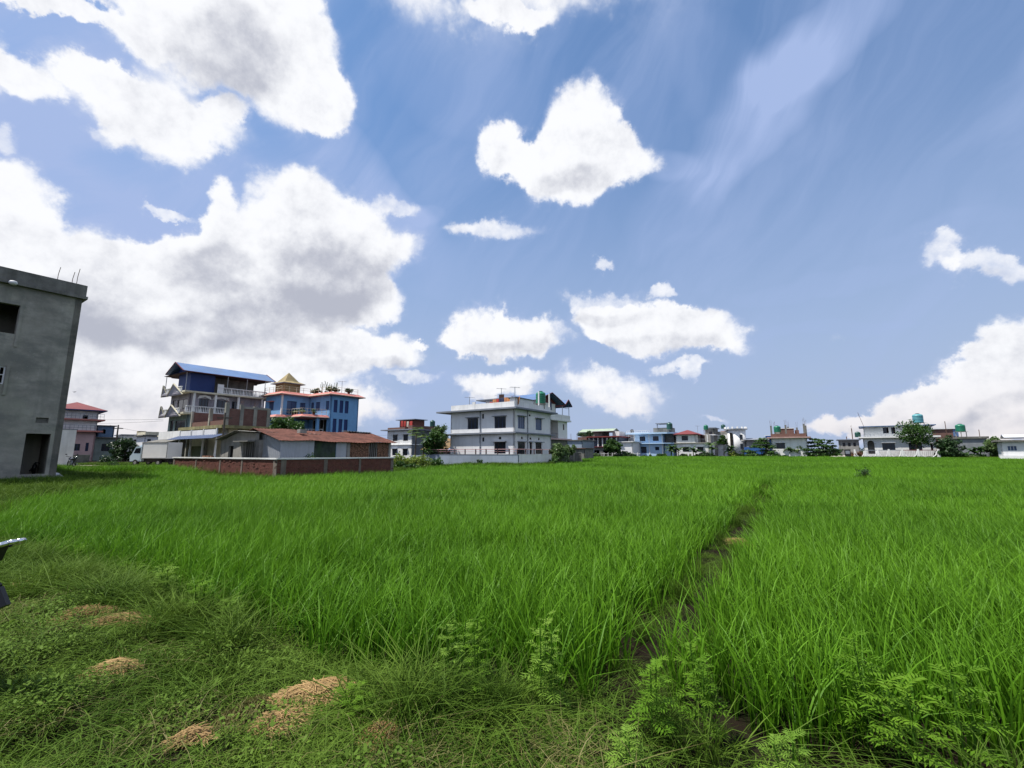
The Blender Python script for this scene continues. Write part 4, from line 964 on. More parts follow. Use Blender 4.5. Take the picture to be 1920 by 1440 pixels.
mb = MB(); corrug(mb, (w-2.8, 7.2, zR+.33), (w-2.8, 9.5, zR+.3), (w-3.8, 9.5, zR+.34), (w-3.8, 7.2, zR+.37), 8, .02, .02); Sh.part('ridge_sheet', mb, darkconc)
Sp = House('plaster_shed', 'grey plastered shed with a small door and dark barred opening beside the tin shed', 413, 481, 30.6, 4.5, anchor='R', cat='shed')
w = Sp.w; dr = Sp.hole('F', 428, 437, 836, 860); dr = (dr[0], dr[1], .2, dr[3]); op = Sp.hole('F', 456, 478, 829, 860); op = (op[0], min(op[1], w-.2), .2, op[3])
zl = Sp.on('F', 416, 826)[1]; zp = Sp.on('F', 450, 810)[1]; zq = Sp.on('F', 480, 812)[1]
Sp.walls(.1, min(zl, zq)-.02, plaster, {'F': [dr, op]})
m_ = Sp.on('F', 449, 815)[0]; zb = min(zl, zq)-.02
Sp.part('gable_wall', MB().add([(0, 0, zb), (w, 0, zb), (w, 0, zq), (m_, 0, zp), (0, 0, zl), (0, .2, zb), (w, .2, zb), (w, .2, zq), (m_, .2, zp), (0, .2, zl)], [(0, 1, 2, 3, 4), (9, 8, 7, 6, 5), (0, 4, 9, 5), (1, 6, 7, 2)]), plaster)
mb = MB(); corrug(mb, (-.3, -.35, zl+.02), (-.3, 4.7, zl+.02), (m_, 4.7, zp+.08), (m_, -.35, zp+.08), 14, .02, .02); corrug(mb, (m_, -.35, zp+.08), (m_, 4.7, zp+.08), (w+.2, 4.7, zq+.06), (w+.2, -.35, zq+.06), 14, .02, .02)
Sp.part('roof', mb, darkconc)
Sp.bx('door', dr[0], dr[1], .15, .18, dr[2], dr[3], dark); Sp.bx('shade_backing', op[0]-.3, w-.1, 1.0, 1.1, .1, zb, dark)
Sp.bx('window_hood', op[0]-.5, op[1]+.1, -.5, 0, op[3]+.02, op[3]+.09, darkconc)
for i in range(5): Sp.bx('opening_bar', op[0]+(op[1]-op[0])*(i+.4)/5, op[0]+(op[1]-op[0])*(i+.4)/5+.06, .08, .13, op[2], op[3], plaster)

# ================================================================= brick compound wall
def brick_run(name, label, X0, Y0, X1, Y1, top, posts):
    ang = math.atan2(Y1-Y0, X1-X0); Ln = math.hypot(X1-X0, Y1-Y0); t = empty(name, (X0, Y0, 0), ang, label, 'wall', 'brick compound wall')
    build('mortar_core', MB().box(0, Ln, .03, .2, 0, top-.02), mortar, t)
    rr = random.Random(int(Ln*10)); mb = MB(); z_ = .2; k = 0
    while z_ < top-.08:
        a = -(k % 2)*.12
        while a < Ln:
            b = min(a+.235, Ln); a_ = max(a, 0)
            if b-a_ > .03:
                p = rr.uniform(-.006, .012) if rr.random() > .06 else .03
                mb.box(a_, b, -p, .05, z_, z_+.066)
            a += .25
        z_ += .08; k += 1
    o = build('brick_courses', mb, brickred, t); o['kind'] = 'stuff'
    for q in posts: build('pillar', MB().box(q[0]-q[1]/2, q[0]+q[1]/2, -.03, .24, 0, top), mat('dull_pillar', (.17, .14, .12), .9, .3, 2, .4, stain=(.09, .075, .06), stain_amt=.7), t)
    build('coping', MB().box(-.1, Ln+.1, -.07, .27, top, top+.07), white, t)
    return t
cx, cy = -12.9, 25.0; e = math.radians(ROT)
lx = (327-960)/840*ct; k_ = lx; wl = (cx-k_*cy)/(math.cos(e)-k_*math.sin(e)); X0, Y0 = cx-wl*math.cos(e), cy-wl*math.sin(e)
rx_ = (738-960)/840*ct; wr = -(cx-rx_*cy)/(-math.sin(e)-rx_*math.cos(e)); X1, Y1 = cx-wr*math.sin(e), cy+wr*math.cos(e)
topz = 1.42
brick_run('compound_wall', 'left stretch of the brick compound wall with a pale coping, running towards the truck', X0, Y0, cx, cy, topz, [(.15, .25), (wl*.27, .16), (wl*.52, .16), (wl*.72, .16), (wl-.18, .36)])
brick_run('compound_wall', 'right stretch of the brick compound wall with clean red courses, before the rusty shed', cx, cy, X1, Y1, topz, [(.35, .3), (wr*.36, .24), (wr*.66, .16), (wr-.12, .24)])

# ================================================================= blue house with salmon tiled ledges
B = House('blue_house', 'bright blue house with salmon tiled ledges, roof garden and slit windows', 574, 619, 70, 5.2, anchor='R', za=8)
w = B.w; zt = B.on('R', 619, 739)[1]; zm = zt-3.3; z2 = zm-3.1; LX = -5.0; LY = -4.6      # the left wing stands forward
SL = [B.hole('R', a-3.5, a+3.5, 757, 776) for a in (629, 640, 650)]
SL2 = [(a, b, z2+.4, z2+2.6) for a, b, _, _ in SL]; SL = [(a, b, zm+.5, zm+2.5) for a, b, _, _ in SL]
FW = [B.hole('F', 583, 588.5, 754, 765), B.hole('F', 592, 600, 752, 765), B.hole('F', 611, 617, 753, 766)]
FW = [(a, b, zm+.9, zm+2.3) for a, b, _, _ in FW]
B.walls(0, zt, skyblue, {'R': SL+SL2, 'F': FW+[(w-4.6, w-.8, z2+.2, z2+2.5)]})
for x in SL+SL2: B.window('R', x, fnavy, deepblue, 0, nr=2)
for x in FW: B.window('F', x, fnavy, blueglass, 1)
B.window('F', (w-4.6, w-.8, z2+.2, z2+2.5), fwhite, dark, 3)
for a in SL: 
    pass
LF = ((LX, LY), (1, 0), -LX); LR = ((0, LY), (0, 1), -LY)
mb = MB(); lw = (1.2, 2.6, zm+.9, zm+2.2); lr = [(.8, 2.4, zm+.2, zm+2.3), (3.0, 3.9, zm+.8, zm+2.2)]
mb.facade((LX, LY), (1, 0), -LX, 0, zt, [lw]); mb.facade((0, LY), (0, 1), -LY, 0, zt, lr); mb.facade((LX, 5.2), (0, -1), 5.2-LY, 0, zt, []); mb.facade((0, 5.2), (-1, 0), -LX, 0, zt)
B.part('wing_wall', mb, skyblue)
B.window(LF, lw, fnavy, blueglass, 1, hood=salmon); [B.window(LR, x, fnavy, blueglass, 1) for x in lr]
B.bx('corner_pilaster', -.12, .1, LY-.1, LY+.12, 0, zt, white)
def tile_ledge(name, poly_out, poly_in, z, h, m):
    n = len(poly_out); mb = MB()
    vs = [(x, y, z) for x, y in poly_out]+[(x, y, z+h) for x, y in poly_in]+[(x, y, z-.12) for x, y in poly_out]
    fs = [(i, (i+1) % n, n+(i+1) % n, n+i) for i in range(n)]+[(2*n+i, 2*n+(i+1) % n, (i+1) % n, i) for i in range(n)]+[tuple(range(n, 2*n)), tuple(range(3*n-1, 2*n-1, -1))]
    mb.add(vs, fs); o = B.part(name, mb, m)
    tb = MB().tube([(x, y, z-.04) for x, y in poly_out]+[(poly_out[0][0], poly_out[0][1], z-.04)], .07, 4); B.part('edge_band', tb, cream, o); return o
o_ = .75
out = [(LX-o_, LY-o_), (o_, LY-o_), (o_, -o_), (w+o_, -o_), (w+o_, 5.2+o_), (LX-o_, 5.2+o_)]
inn = [(LX+.1, LY+.1), (-.1, LY+.1), (-.1, .1), (w-.1, .1), (w-.1, 5.1), (LX+.1, 5.1)]
tile_ledge('tiled_cornice', out, inn, zt, .45, salmon)
ox1 = w-1.0
out = [(LX-.9, LY-1.6), (1.2, LY-1.6), (ox1, -4.0), (ox1+1.3, -.02), (w-.0, -.02), (LX-.9, -.02)]
out = [(LX-.9, LY-1.3), (.6, LY-1.3), (.9, -4.2), (ox1, -4.2), (ox1+.9, -.03), (LX-.9, -.03)]
inn = [(LX-.5, LY-.9), (.4, LY-.9), (.7, -3.7), (ox1-.4, -3.7), (ox1+.4, -.03), (LX-.5, -.03)]
tile_ledge('tiled_balcony', out, inn, zm-.35, .35, salmon)
mb = MB()
pp = [Vector((.5, -4.9, zm)), Vector((.8, -3.8, zm)), Vector((ox1-.4, -3.8, zm)), Vector((ox1+.35, -.2, zm))]
for a, b in zip(pp, pp[1:]):
    for k in (.45, .9): mb.cyl(a+Vector((0, 0, k)), b+Vector((0, 0, k)), .025, n=5)
    n = max(1, int((b-a).length/.7))
    for i in range(n+1): q = a.lerp(b, i/n); mb.cyl(q, q+Vector((0, 0, .92)), .03, n=5)
B.part('balcony_railing', mb, cream)
B.bx('porch_column', ox1-3.4, ox1-3.0, -3.6, -3.2, 0, zm-.5, skyblue); B.bx('porch_column', ox1-.2, ox1+.15, -1.6, -1.2, 0, zm-.5, skyblue)
B.rail((ox1-3.0, -3.4), (ox1+.3, -.6), z2, .9, white, .5, 'porch_railing', .03, (.3, .65, 1)); B.slab(z2-.3, .25, concrete, 0, 'porch_floor', x0=-.2, x1=ox1+.5, y0=-3.8, y1=-.05)
mb = MB(); pts = [(LX-.1, LY-.1), (-.1, LY-.1), (0, 0), (w-.1, 0), (w-.1, 5), ]
for a, b in zip(pts, pts[1:]):
    a, b = Vector((*a, zt+.42)), Vector((*b, zt+.42))
    for k in (.5, .85): mb.cyl(a+Vector((0, 0, k)), b+Vector((0, 0, k)), .025, n=5)
    n = max(1, int((b-a).length/1.1))
    for i in range(n+1): q = a.lerp(b, i/n); mb.cyl(q, q+Vector((0, 0, .9)), .035, n=5)
B.part('roof_railing', mb, cream)
tx = [B.on(LF, p, 720)[0]+LX for p in (515, 551)]
txa, txb = -4.0, -1.2
hz = B.on(LF, 533, 714)[1]; hp_ = B.on(LF, 533, 692)[1]
B.bx('stair_tower', txa, txb, LY+.9, LY+3.5, zt+.4, hz, yellowt)
mb = MB(); c0, c1 = (txa+txb)/2, LY+2.2; q = 1.85
v = [(c0-q, c1-q, hz), (c0+q, c1-q, hz), (c0+q, c1+q, hz), (c0-q, c1+q, hz), (c0-q*.62, c1-q*.62, hz+.35), (c0+q*.62, c1-q*.62, hz+.35), (c0+q*.62, c1+q*.62, hz+.35), (c0-q*.62, c1+q*.62, hz+.35), (c0, c1, hp_)]
B.part('tower_roof', MB().add(v, [(3, 2, 1, 0)]+[(i, (i+1) % 4, 4+(i+1) % 4, 4+i) for i in range(4)]+[(4+i, 4+(i+1) % 4, 8) for i in range(4)]), yellowt)
B.bx('eave_board', c0-q-.05, c0+q+.05, c1-q-.05, c1+q+.05, hz-.12, hz-.01, trimgrey)
XA, YA = B.world(w-.8, 2.4); antenna(XA, YA, zt+.4, 2.1, 'thin television antenna above the roof garden of the bright blue house')

# ================================================================= small white house with brick roof room
H = House('white_house', 'small white two storey house with brick roof room, grey side wall and red washing', 725, 772, 98, 9, anchor='R')
w = H.w; zt = H.on('F', 771, 806)[1]; zm = zt-3.15
hs = [H.hole('F', 736.5, 745.5, 814, 825), H.hole('F', 756, 765, 813.5, 824.5)]; hs = [(a, b, zm+.8, zm+2.2) for a, b, _, _ in hs]; hs += [(a, b, c-3.15, e-3.15) for a, b, c, e in hs]
H.walls(0, zt, white, {'F': hs}); [H.window('F', x, fbrown, glass, 1, hood=trimgrey) for x in hs]
H.bx('side_render', w+.01, w+.06, -.0, 9, 0, zt-.1, mat('dark_render', (.13, .145, .16), .9, .2, 1, .3, stain=(.08, .08, .08), stain_amt=.5))
H.slab(zm-.1, .15, white, .25, 'floor_band'); H.slab(zt, .22, trimgrey, .7, x0=-.9); H.bx('brick_parapet', .4+w*.8, w+.1, -.1, 9.1, zt+.22, zt+1.0, brickm); H.parapet(zt+.22, .45, brickm, x1=w*.7)
H.bx('stair_room', w*.35, w*.95, 1.0, 4, zt+.22, zt+2.3, brickred); H.bx('stair_roof', w*.25, w+.1, .5, 4.5, zt+2.3, zt+2.45, trimgrey)
X, Y = H.world(w+.0, 6.8); tank(H, w-.4, 6.6, zt+1.0, .6, 1.5, darktank, 'dark green water tank on the grey sided white house by the bushes')

# ================================================================= main white house
Mh = House('white_villa', 'large pale two storey corner house with flat roof and slate ledges beside the field', 844, 964.5, 55.4, 9.2, anchor='R')
w = Mh.w; z1 = 4.18; zt = 7.2
f = lambda *a: Mh.hole('F', *a); r = lambda *a: Mh.hole('R', *a)
FU = [f(876.6, 896.5, 784, 804.7), f(927, 948.4, 781.2, 802.9)]; FV = [f(903.7, 907.6, 776, 785), f(904, 908, 820, 828), f(935, 939.5, 819, 823.8)]; FLo = [f(926.7, 948, 828.8, 850.5)]
RU = [r(971, 984.3, 781, 803.8), r(1004.4, 1016, 785.5, 806.5)]; RV = [r(991.5, 995, 777, 780.5), r(977, 980.5, 819, 823.5), r(993, 996.2, 820, 824.5), r(1009, 1012, 821, 825)]
RLo = [r(971, 984.8, 829, 851.5), r(1004.4, 1015.7, 830, 851)]; RD = r(993.2, 997.8, 829.5, 853)
Mh.walls(0, z1, palegrey, {'F': FLo+FV[1:], 'R': RLo+[RD]+RV[1:]}); Mh.walls(z1+.22, zt, palegrey, {'F': FU+FV[:1], 'R': RU+RV[:1]})
for x in FU: Mh.window('F', x, fnavy, glass, 2, hood=trimgrey)
for x in FLo: Mh.window('F', x, fbrown, glass, 2, hood=trimgrey)
for x in RU: Mh.window('R', x, fnavy, blueglass, 2, hood=trimgrey)
for x in RLo: Mh.window('R', x, fbrown, glass, 2, hood=trimgrey)
for x in FV: Mh.window('F', x, fbrown, glass, 0, name='vent_window')
for x in RV: Mh.window('R', x, fbrown, glass, 0, name='vent_window')
Mh.window('R', RD, fbrown, dark, 0, hood=trimgrey, name='door')
Mh.slab(z1, .16, trimgrey, .5, 'floor_ledge', x0=-1.0); Mh.slab(zt, .2, trimgrey, .75, 'roof_ledge', x0=-1.3)
zp = Mh.on('F', 960, 756)[1]
Mh.parapet(zt+.2, .78, white)
Mh.bx('parapet_block', w*.36, w*.4, -.03, .16, zt+.2, zt+1.25, white)
def pipe(p, q, z0_, z1_): 
    mb = MB().cyl((p, q, z0_), (p, q, z1_), .055, n=8)
    for z_ in np.arange(z0_+.5, z1_, 1.2): mb.cyl((p, q, z_), (p, q, z_+.06), .08, n=8)
    Mh.part('drain_pipe', mb, trimgrey)
ax = Mh.on('F', 901, 800)[0]; pipe(ax, -.09, .8, z1); pipe(ax, -.09, z1+.2, zt)
ay = Mh.on('R', 988.6, 800)[0]; pipe(w+.09, ay, .8, z1); pipe(w+.09, ay, z1+.2, zt)
# roof rooms
ra, rb = Mh.on('F', 886, 750)[0]+1, Mh.on('F', 935, 750)[0]+1
zr = Mh.on('F', 925, 742)[1]; zw = Mh.on('F', 963, 743.5)[1]
Mh.bx('roof_room', ra, rb-.3, 1.6, 5.5, zt+.2, zr-.35, palegrey); Mh.bx('roof_room_slab', ra-1.2, rb+.2, 1.0, 6.0, zr-.35, zr-.22, trimgrey)
Mh.bx('roof_room_door', ra+2.2, ra+3.0, 1.56, 1.6, zt+.25, zt+2.2, fbrown)
Mh.bx('water_tower', w-.9, w+.0, .3, 4.5, zt+.95, zw-.1, palegrey)
Mh.bx('tower_slab', w-1.1, w+.15, .1, 4.8, zw-.1, zw, trimgrey)
Mh.bx('rear_roof_wall', rb+.0, w-.9, 3.6, 3.8, zt+.2, zr-.6, palegrey)
Mh.bx('white_post', w-.15, w+.02, 6.0, 6.15, zt+.98, zt+2.9, fwhite); Mh.bx('white_post', w-.15, w+.02, 8.9, 9.05, zt+.98, zt+2.9, fwhite)
tank(Mh, w-.6, 7.5, zt+.6, .68, 1.75, greentank, 'bright green water tank on the roof corner of the large pale house', .75)
for (px, dep, hh_, lb) in ((875, .6, 1.9, 'tall antenna pole at the left of the large pale house roof'), (919, 2.5, 3.0, 'small antenna behind the sloping roof room slab of the large pale house'), (965, .2, 2.6, 'antenna pole on the near corner of the large pale house roof')):
    a_ = Mh.on('F', px, 750)[0]; X, Y = Mh.world(min(a_, w-.05), dep); antenna(X, Y, zt+.2, hh_, lb)
# washing
def cloth(X, Y, z, rz, wd, ln, m, label, sag=0):
    nx_, nz_ = 8, 8; V_ = []; F_ = []; rr = random.Random(int(X*100+ln*50))
    ph = rr.uniform(0, 6)
    for j in range(nz_+1):
        for i in range(nx_+1):
            u, v = i/nx_, j/nz_
            V_.append((wd*(u-.5)*(1-.12*v), .06*math.sin(u*9+ph)*(.3+v), -ln*v-sag*4*u*(1-u)*.3-(.06*math.sin(u*7+ph) if j == nz_ else 0)))
    for j in range(nz_):
        for i in range(nx_): a = j*(nx_+1)+i; F_.append((a, a+1, a+nx_+2, a+nx_+1))
    o = build('hanging_cloth', MB().add(V_, F_), m, None, True); o.location = (X, Y, z); o.rotation_euler = (0, 0, rz)
    return tag(o, label, 'washing', 'washing hung out on the roofs')
red = mat('red_cloth', (.45, .06, .05), .85, .3, 5); orange = mat('orange_cloth', (.55, .24, .09), .85, .35, 3, stain=(.4, .2, .15), stain_amt=.7); navy = mat('navy_cloth', (.03, .04, .09), .85, .3, 5)
cream_c = mat('cream_cloth', (.6, .5, .42), .85, .2, 5)
def mcl(px, zt_, wd, ln, m, lb):
    a_ = Mh.on('F', px, 752)[0]; X, Y = Mh.world(a_+.3, .75); cloth(X, Y, zt_-(zt+2.05)+Mh.on('F', 925, 747.5)[1], R(ROT), wd, ln, m, lb)
mcl(911, zt+1.75, .5, 1.2, red, 'dark red cloth hanging first from the left on the pale house roof')
mcl(917, zt+2.05, .6, 1.3, orange, 'patterned orange shirt hanging second from the left on the pale house roof')
mcl(923.5, zt+2.1, .55, 1.25, red, 'red patterned cloth hanging in the middle of the pale house washing line')
mcl(930.5, zt+2.15, .8, 1.3, navy, 'navy cloth hanging between the red and orange washing on the pale house')
mcl(939.5, zt+2.2, .7, 1.2, orange, 'pale orange cloth hanging lower right on the pale house washing line')
a_ = Mh.on('F', 952, 750)[0]; X, Y = Mh.world(a_+.2, .9); cloth(X, Y, zw+.1, R(ROT-8), 2.4, .95, orange, 'wide orange sheet slung at the top beside the near corner antenna', 1)
mb = MB(); mb.tube([(ra+2, .75, zt+1.95), (w*.75, .75, zt+2.12), (w-.2, .4, zw+.1)], .012, 4); Mh.part('washing_line', mb, black)
def hcl(px, dz, wd, ln, m, lb):
    a_ = H.on('F', px, 797)[0]; X, Y = H.world(a_, .3); cloth(X, Y, H.on('F', 771, 806)[1]+.22+dz, R(ROT), wd, ln, m, lb)
for i, (px, dz, wd, ln, m, lb) in enumerate([(751.5, 1.9, .7, 1.3, red, 'red cloth at the left of the washing on the small white house'), (757, 1.8, .7, 1.2, red, 'second red cloth of the washing on the small white house'), (762.5, 1.7, .6, 1.2, cream_c, 'pale cloth among the red washing on the small white house'), (768.5, 1.7, .9, 1.3, red, 'wide red cloth at the right of the washing on the small white house')]): hcl(px, dz, wd, ln, m, lb)

# podium wall with pink rail
n1 = np.array((math.sin(R(ROT)), -math.cos(R(ROT)))); n2 = np.array((math.cos(R(ROT)), math.sin(R(ROT))))
Pw_ = House('podium_wall', 'blue grey garden wall with a pink rail along the front of the large pale house', 800, 971, 49.7, .25, anchor='R', cat='wall')
w = Pw_.w; bluewall = mat('blue_grey_wall', (.26, .31, .38), .8, .1, .6, .15, stain=(.14, .17, .19), stain_amt=.5, streak=.3)
Pw_.bx('wall_panel', 0, w, 0, .22, 0, 1.6, bluewall); Pw_.bx('coping', 0, w, -.03, .25, 1.6, 1.65, trimgrey)
zz = 1.65; mb = MB().cyl((0, .1, zz+.55), (w, .1, zz+.55), .035, n=6).cyl((0, .1, zz+.3), (w, .1, zz+.3), .014, n=5); rl = Pw_.part('rail', mb, pink)
for px in (821, 836, 852, 871, 891, 910.5, 932, 954, 969): Pw_.bx('rail_post', Pw_.on('F', px, 850)[0]-.05, Pw_.on('F', px, 850)[0]+.05, .05, .15, zz, zz+.6, fbrown)
px_, py_ = Pw_.world(w, .0)
Pr = empty('podium_wall', (px_, py_, 0), R(ROT+90), 'white garden wall with a pink rail on the sunny side of the large pale house', 'wall')
build('wall_panel', MB().box(.0, 7.6, 0, -.22, 0, 1.58) if False else MB().box(.02, 7.6, .0, .22, 0, 1.6), white, Pr); build('coping', MB().box(0, 7.65, -.03, .25, 1.6, 1.65), white, Pr)
build('rail', MB().cyl((0, .1, zz+.55), (7.6, .1, zz+.55), .035, n=6), pink, Pr)
for k in range(1, 5): build('rail_post', MB().box(k*1.8-.05, k*1.8+.05, .05, .15, zz, zz+.6), fbrown, Pr)
# cycle shapes and shrubs inside: low brown wall on the right
Q = House('low_wall', 'low brown weathered wall right of the big pale house, behind a leafy tree', 1034, 1090, 66, .25, anchor='R', rot=-12, cat='wall')
Q.bx('wall_panel', 0, Q.w, 0, .22, 0, zat(849, 66), darkconc); Q.bx('coping', 0, Q.w, -.03, .25, zat(849, 66), zat(849, 66)+.07, concrete)
for i in range(5): Q.bx('pilaster', Q.w*i/4-.08, Q.w*i/4+.08, -.06, 0, 0, zat(849, 66), concrete)
Q = House('compound_wall', 'small grey block wall at the foot of the trees left of the pale house', 770, 822, 60, .25, anchor='R', cat='wall')
Q.bx('wall_panel', 0, Q.w, 0, .2, 0, 1.5, bluewall)
Q = House('thatch_shed', 'small open shed with tan thatch roof tucked between trees and the pale house', 802, 842, 66, 4, anchor='R', cat='shed')
Q.walls(0, 2.2, darkconc, {}); mb = MB(); corrug(mb, (-.6, -1, 2.3), (Q.w+.5, -1, 2.3), (Q.w+.5, 2.2, 4.0), (-.6, 2.2, 4.0), 20, .05, .08); Q.part('thatch', mb, mat('thatch', (.26, .18, .10), .95, .4, 5, .6)); Q.bx('shed_post', 0, .1, -.9, -.8, 0, 2.3, rod)

# rear house with blue sheet and red gables
K = House('gabled_house', 'tall white house with blue sheet roof, red gables and recessed balconies behind the pale house', 960, 1003, 64, 10.1, anchor='R')
w = K.w; ze = K.on('R', 1035, 757)[1]; za = K.on('R', 1050, 787)[1]; zb = K.on('R', 1050, 825)[1]
y1_ = K.on('R', 1022, 800)[0]; y2_ = K.on('R', 1046.5, 800)[0]; y3_ = K.on('R', 1041, 770)[0]
K.walls(0, zb, darkconc, {})
vw = (y2_+1.6, y2_+2.0, zb+1.6, zb+2.5)
K.walls(zb+.2, za-.25, white, {}, x1=w-1.8); K.bx('end_wall', w-1.8, w, y2_, 10.1, zb+.2, za-.25, white); K.bx('end_wall', w-1.8, w, 0, y1_, zb+.2, za-.25, white)
K.bx('vent_window', w+.0, w+.03, vw[0], vw[1], vw[2], vw[3], fbrown)
K.bx('balcony_door', w-1.82, w-1.76, y1_+1.2, y1_+2.0, zb+.25, zb+2.3, fbrown); K.bx('opening_shade', w-1.83, w-1.77, y1_+2.6, y2_-.3, zb+.25, za-.5, dark)  # second piece is a black sheet on the wall, painting a shaded opening
K.rail((w-.05, y1_), (w-.05, y2_), zb+.2, .8, trimgrey, .4)
K.slab(zb, .2, pinkwall, .55, 'floor_slab'); K.slab(za-.25, .25, white, .5, 'floor_slab'); K.parapet(za, .75, white, x0=-.4, x1=w+.4, y0=-.4, y1=10.4)
K.bx('upper_room', 0, w, 0, y3_, za+.0, ze, white); K.bx('upper_rear_room', 0, w-2.0, y3_, 10, za, ze, darkconc)
K.bx('upper_window', w, w+.04, K.on('R', 1031, 765)[0], K.on('R', 1034, 765)[0], za+1.3, za+2.5, fnavy)
for y_ in (y3_+1.8, 10.2): K.part('roof_post', MB().cyl((w+.3, y_, za+.7), (w+.3, y_, ze), .05, n=6), steel)
K.part('clothes_rail', MB().cyl((w+.3, y3_+1.8, za+1.9), (w+.3, 10.2, za+1.9), .03, n=5), steel)
gable_roof(K, -1, w, .2, y3_+.6, ze, ze+1.45, rblue, 1.0, 'x', maroon, under=maroon)
gable_roof(K, -1, w, y3_+2.6, 9.6, ze-.05, ze+.95, rblue, .8, 'x', maroon, under=maroon)

# ================================================================= far row across the field
A = House('vine_hung_house', 'dark two storey house with red ledge, pale green roof and vines', 1092, 1157, 118, 9, anchor='R')
w = A.w; z3 = zat(806, 118); z2 = zat(819.5, 118); z1 = zat(838, 118)
A.walls(0, z1, darkconc, {'F': [(3, 5, .8, 2.6), (w-4, w-1.5, .8, 2.6)]}); A.walls(z1+.15, z2, mat('dull_blue_wall', (.10, .13, .18), .8, .3, 1), {'F': [(2.6, 4.6, z1+.4, z1+2.2), (w-5, w-2.8, z1+.3, z1+2.2)]}, x0=1.5, y0=1.2)
for x in ((2.6, 4.6, z1+.4, z1+2.2), (w-5, w-2.8, z1+.3, z1+2.2)): A.window(((1.5, 1.2), (1, 0), w-1.5), x, fbrown, glass, 1)
A.slab(z1, .15, redroof, .4, 'floor_ledge'); A.slab(z2, .3, redroof, .8, 'red_ledge', x0=2.5)
for i in range(7): A.bx('column', 2+(w-2.2)*i/6, 2.25+(w-2.2)*i/6, -.2, .05, z1+.15, z2, white)
A.bx('left_bay', -1.5, 2.2, -1.2, 3, 0, z1-1, darkconc); A.bx('bay_fascia', -1.6, 2.3, -1.3, -1.2, z1-1, z1-.1, greenroof); A.bx('bay_wall', -1.5, 1.2, .4, 6, z1-.1, z2+.2, brickm)
A.bx('roof_room', -1, 5.5, 1, 6, z2+.3, z3-.3, darkconc); A.bx('roof_room', 8, w, 2, 7, z2+.3, z2+1.6, palegrey)
gable_roof(A, -1, w-2, 1.5, 6, z3-.3, z3+.6, greenroof, .6, 'x', trimgrey)
A.bx('awning', w-7, w-.5, -.5, 1.5, z2+1.6, z2+1.7, fwhite)
mb = MB()
for i in range(14): mb.box(2+i*1.1, 2.12+i*1.1, -3.2, -3.05, .5, 2.0)
mb.box(2, 17, -3.15, -3.1, 1.0, 1.1); mb.box(2, 17, -3.15, -3.1, 1.6, 1.7); fence = A.part('post_row', mb, white); fence['kind'] = 'stuff'

Bb = House('pale_blue_house', 'pale blue two storey house with rounded roof ledge and dark balcony at its right', 1190, 1243, 118, 8, anchor='R')
w = Bb.w; zt = zat(813.5, 118); zm = zat(832, 118)
hs = [Bb.hole('F', 1199.5, 1210, 820, 828.5), Bb.hole('F', 1224, 1235, 819, 828)]; hs = [(a, b, zm+.75, zm+2.0) for a, b, _, _ in hs]
hl = [(hs[0][0]+.2, hs[0][1]+.2, zm-2.4, zm-.75), (hs[1][0]+.5, hs[1][1]-.0, zm-1.7, zm-.8)]
Bb.walls(0, zm, paleblue, {'F': hl}); Bb.walls(zm+.25, zt, paleblue, {'F': hs})
for x in hs+hl: Bb.window('F', x, fnavy, glass, 2, hood=paleblue)
for x_ in (-.05, w*.52, w-.2): Bb.bx('pilaster', x_, x_+.25, -.08, -.0, 0, zt, fwhite)
Bb.part('roof_slab', MB().prism([(-2, -.9), (w-.5, -1.1), (w+1.5, -.9), (w+3, .3), (w+3.2, 8.4), (-2, 8.4)], zt, zt+.4), paleblue)
Bb.part('floor_slab', MB().prism([(-3.5, -.7), (w+.5, -.9), (w+2.8, .2), (w+2.8, 8.2), (-3.5, 8.2)], zm, zm+.25), paleblue)
Bb.bx('balcony_recess', w+.25, w+2.4, 2.0, 8, zm+.25, zt, darkconc); Bb.rail((w+.3, -.4), (w+2.7, .3), zm+.25, .9, fbrown, .25)
Bb.bx('left_wing', -3.2, -.02, 2, 8, 0, zm, palegrey); Bb.bx('left_upper_wing', -2, -.25, 1.5, 8, zm+.25, zt, palegrey); Bb.bx('ground_wing', w+.25, w+2.6, 1.0, 8, 0, zm, paleblue)
Bb.balusters((-1.8, -.6), (w*.6, -.8), zt+.4, .6, fwhite, .5)
Bb.bx('roof_shed', w*.62, w+1.8, 2, 6, zt+.4, zt+1.7, darkconc); Bb.bx('shed_top', w*.72, w+1.2, 1.6, 5.5, zt+2.75, zt+2.95, trimgrey)
for x_ in (w*.76, w+.9): Bb.bx('shed_post', x_, x_+.2, 1.8, 2.0, zt+1.7, zt+2.75, trimgrey)
tank(Bb, w+1.6, 1.5, zt+.4, .75, 1.9, darktank, 'dark green tank on the right end of the pale blue house roof', .7)
tank(Bb, -1.2, 2.0, zt+.4, .5, 1.1, black, 'small black tank at the left end of the pale blue house roof')
lg = House('grey_block', 'low grey block with white arch left of the pale blue house', 1163, 1186, 116, 6, anchor='R', cat='shed')
lg.walls(0, zat(829, 116), palegrey, {'F': [(.8, 2.0, 1.0, 2.3)]}); lg.window('F', (.8, 2.0, 1.0, 2.3)); lg.slab(zat(829, 116), .2, white, .4)
lg = House('white_block', 'plain white upper block glimpsed between the vine hung house and the pale blue house', 1160, 1183, 132, 6, anchor='R', cat='house')
hh = lg.hole('F', 1167, 1174, 819, 826); lg.walls(0, zat(815, 132), white, {'F': [hh]}); lg.window('F', hh); lg.slab(zat(815, 132), .2, trimgrey, .5)
dg = House('dark_shed', 'dark lean-to with pale roof between pale blue and red roofed houses', 1250, 1272, 119, 5, anchor='R', cat='shed')
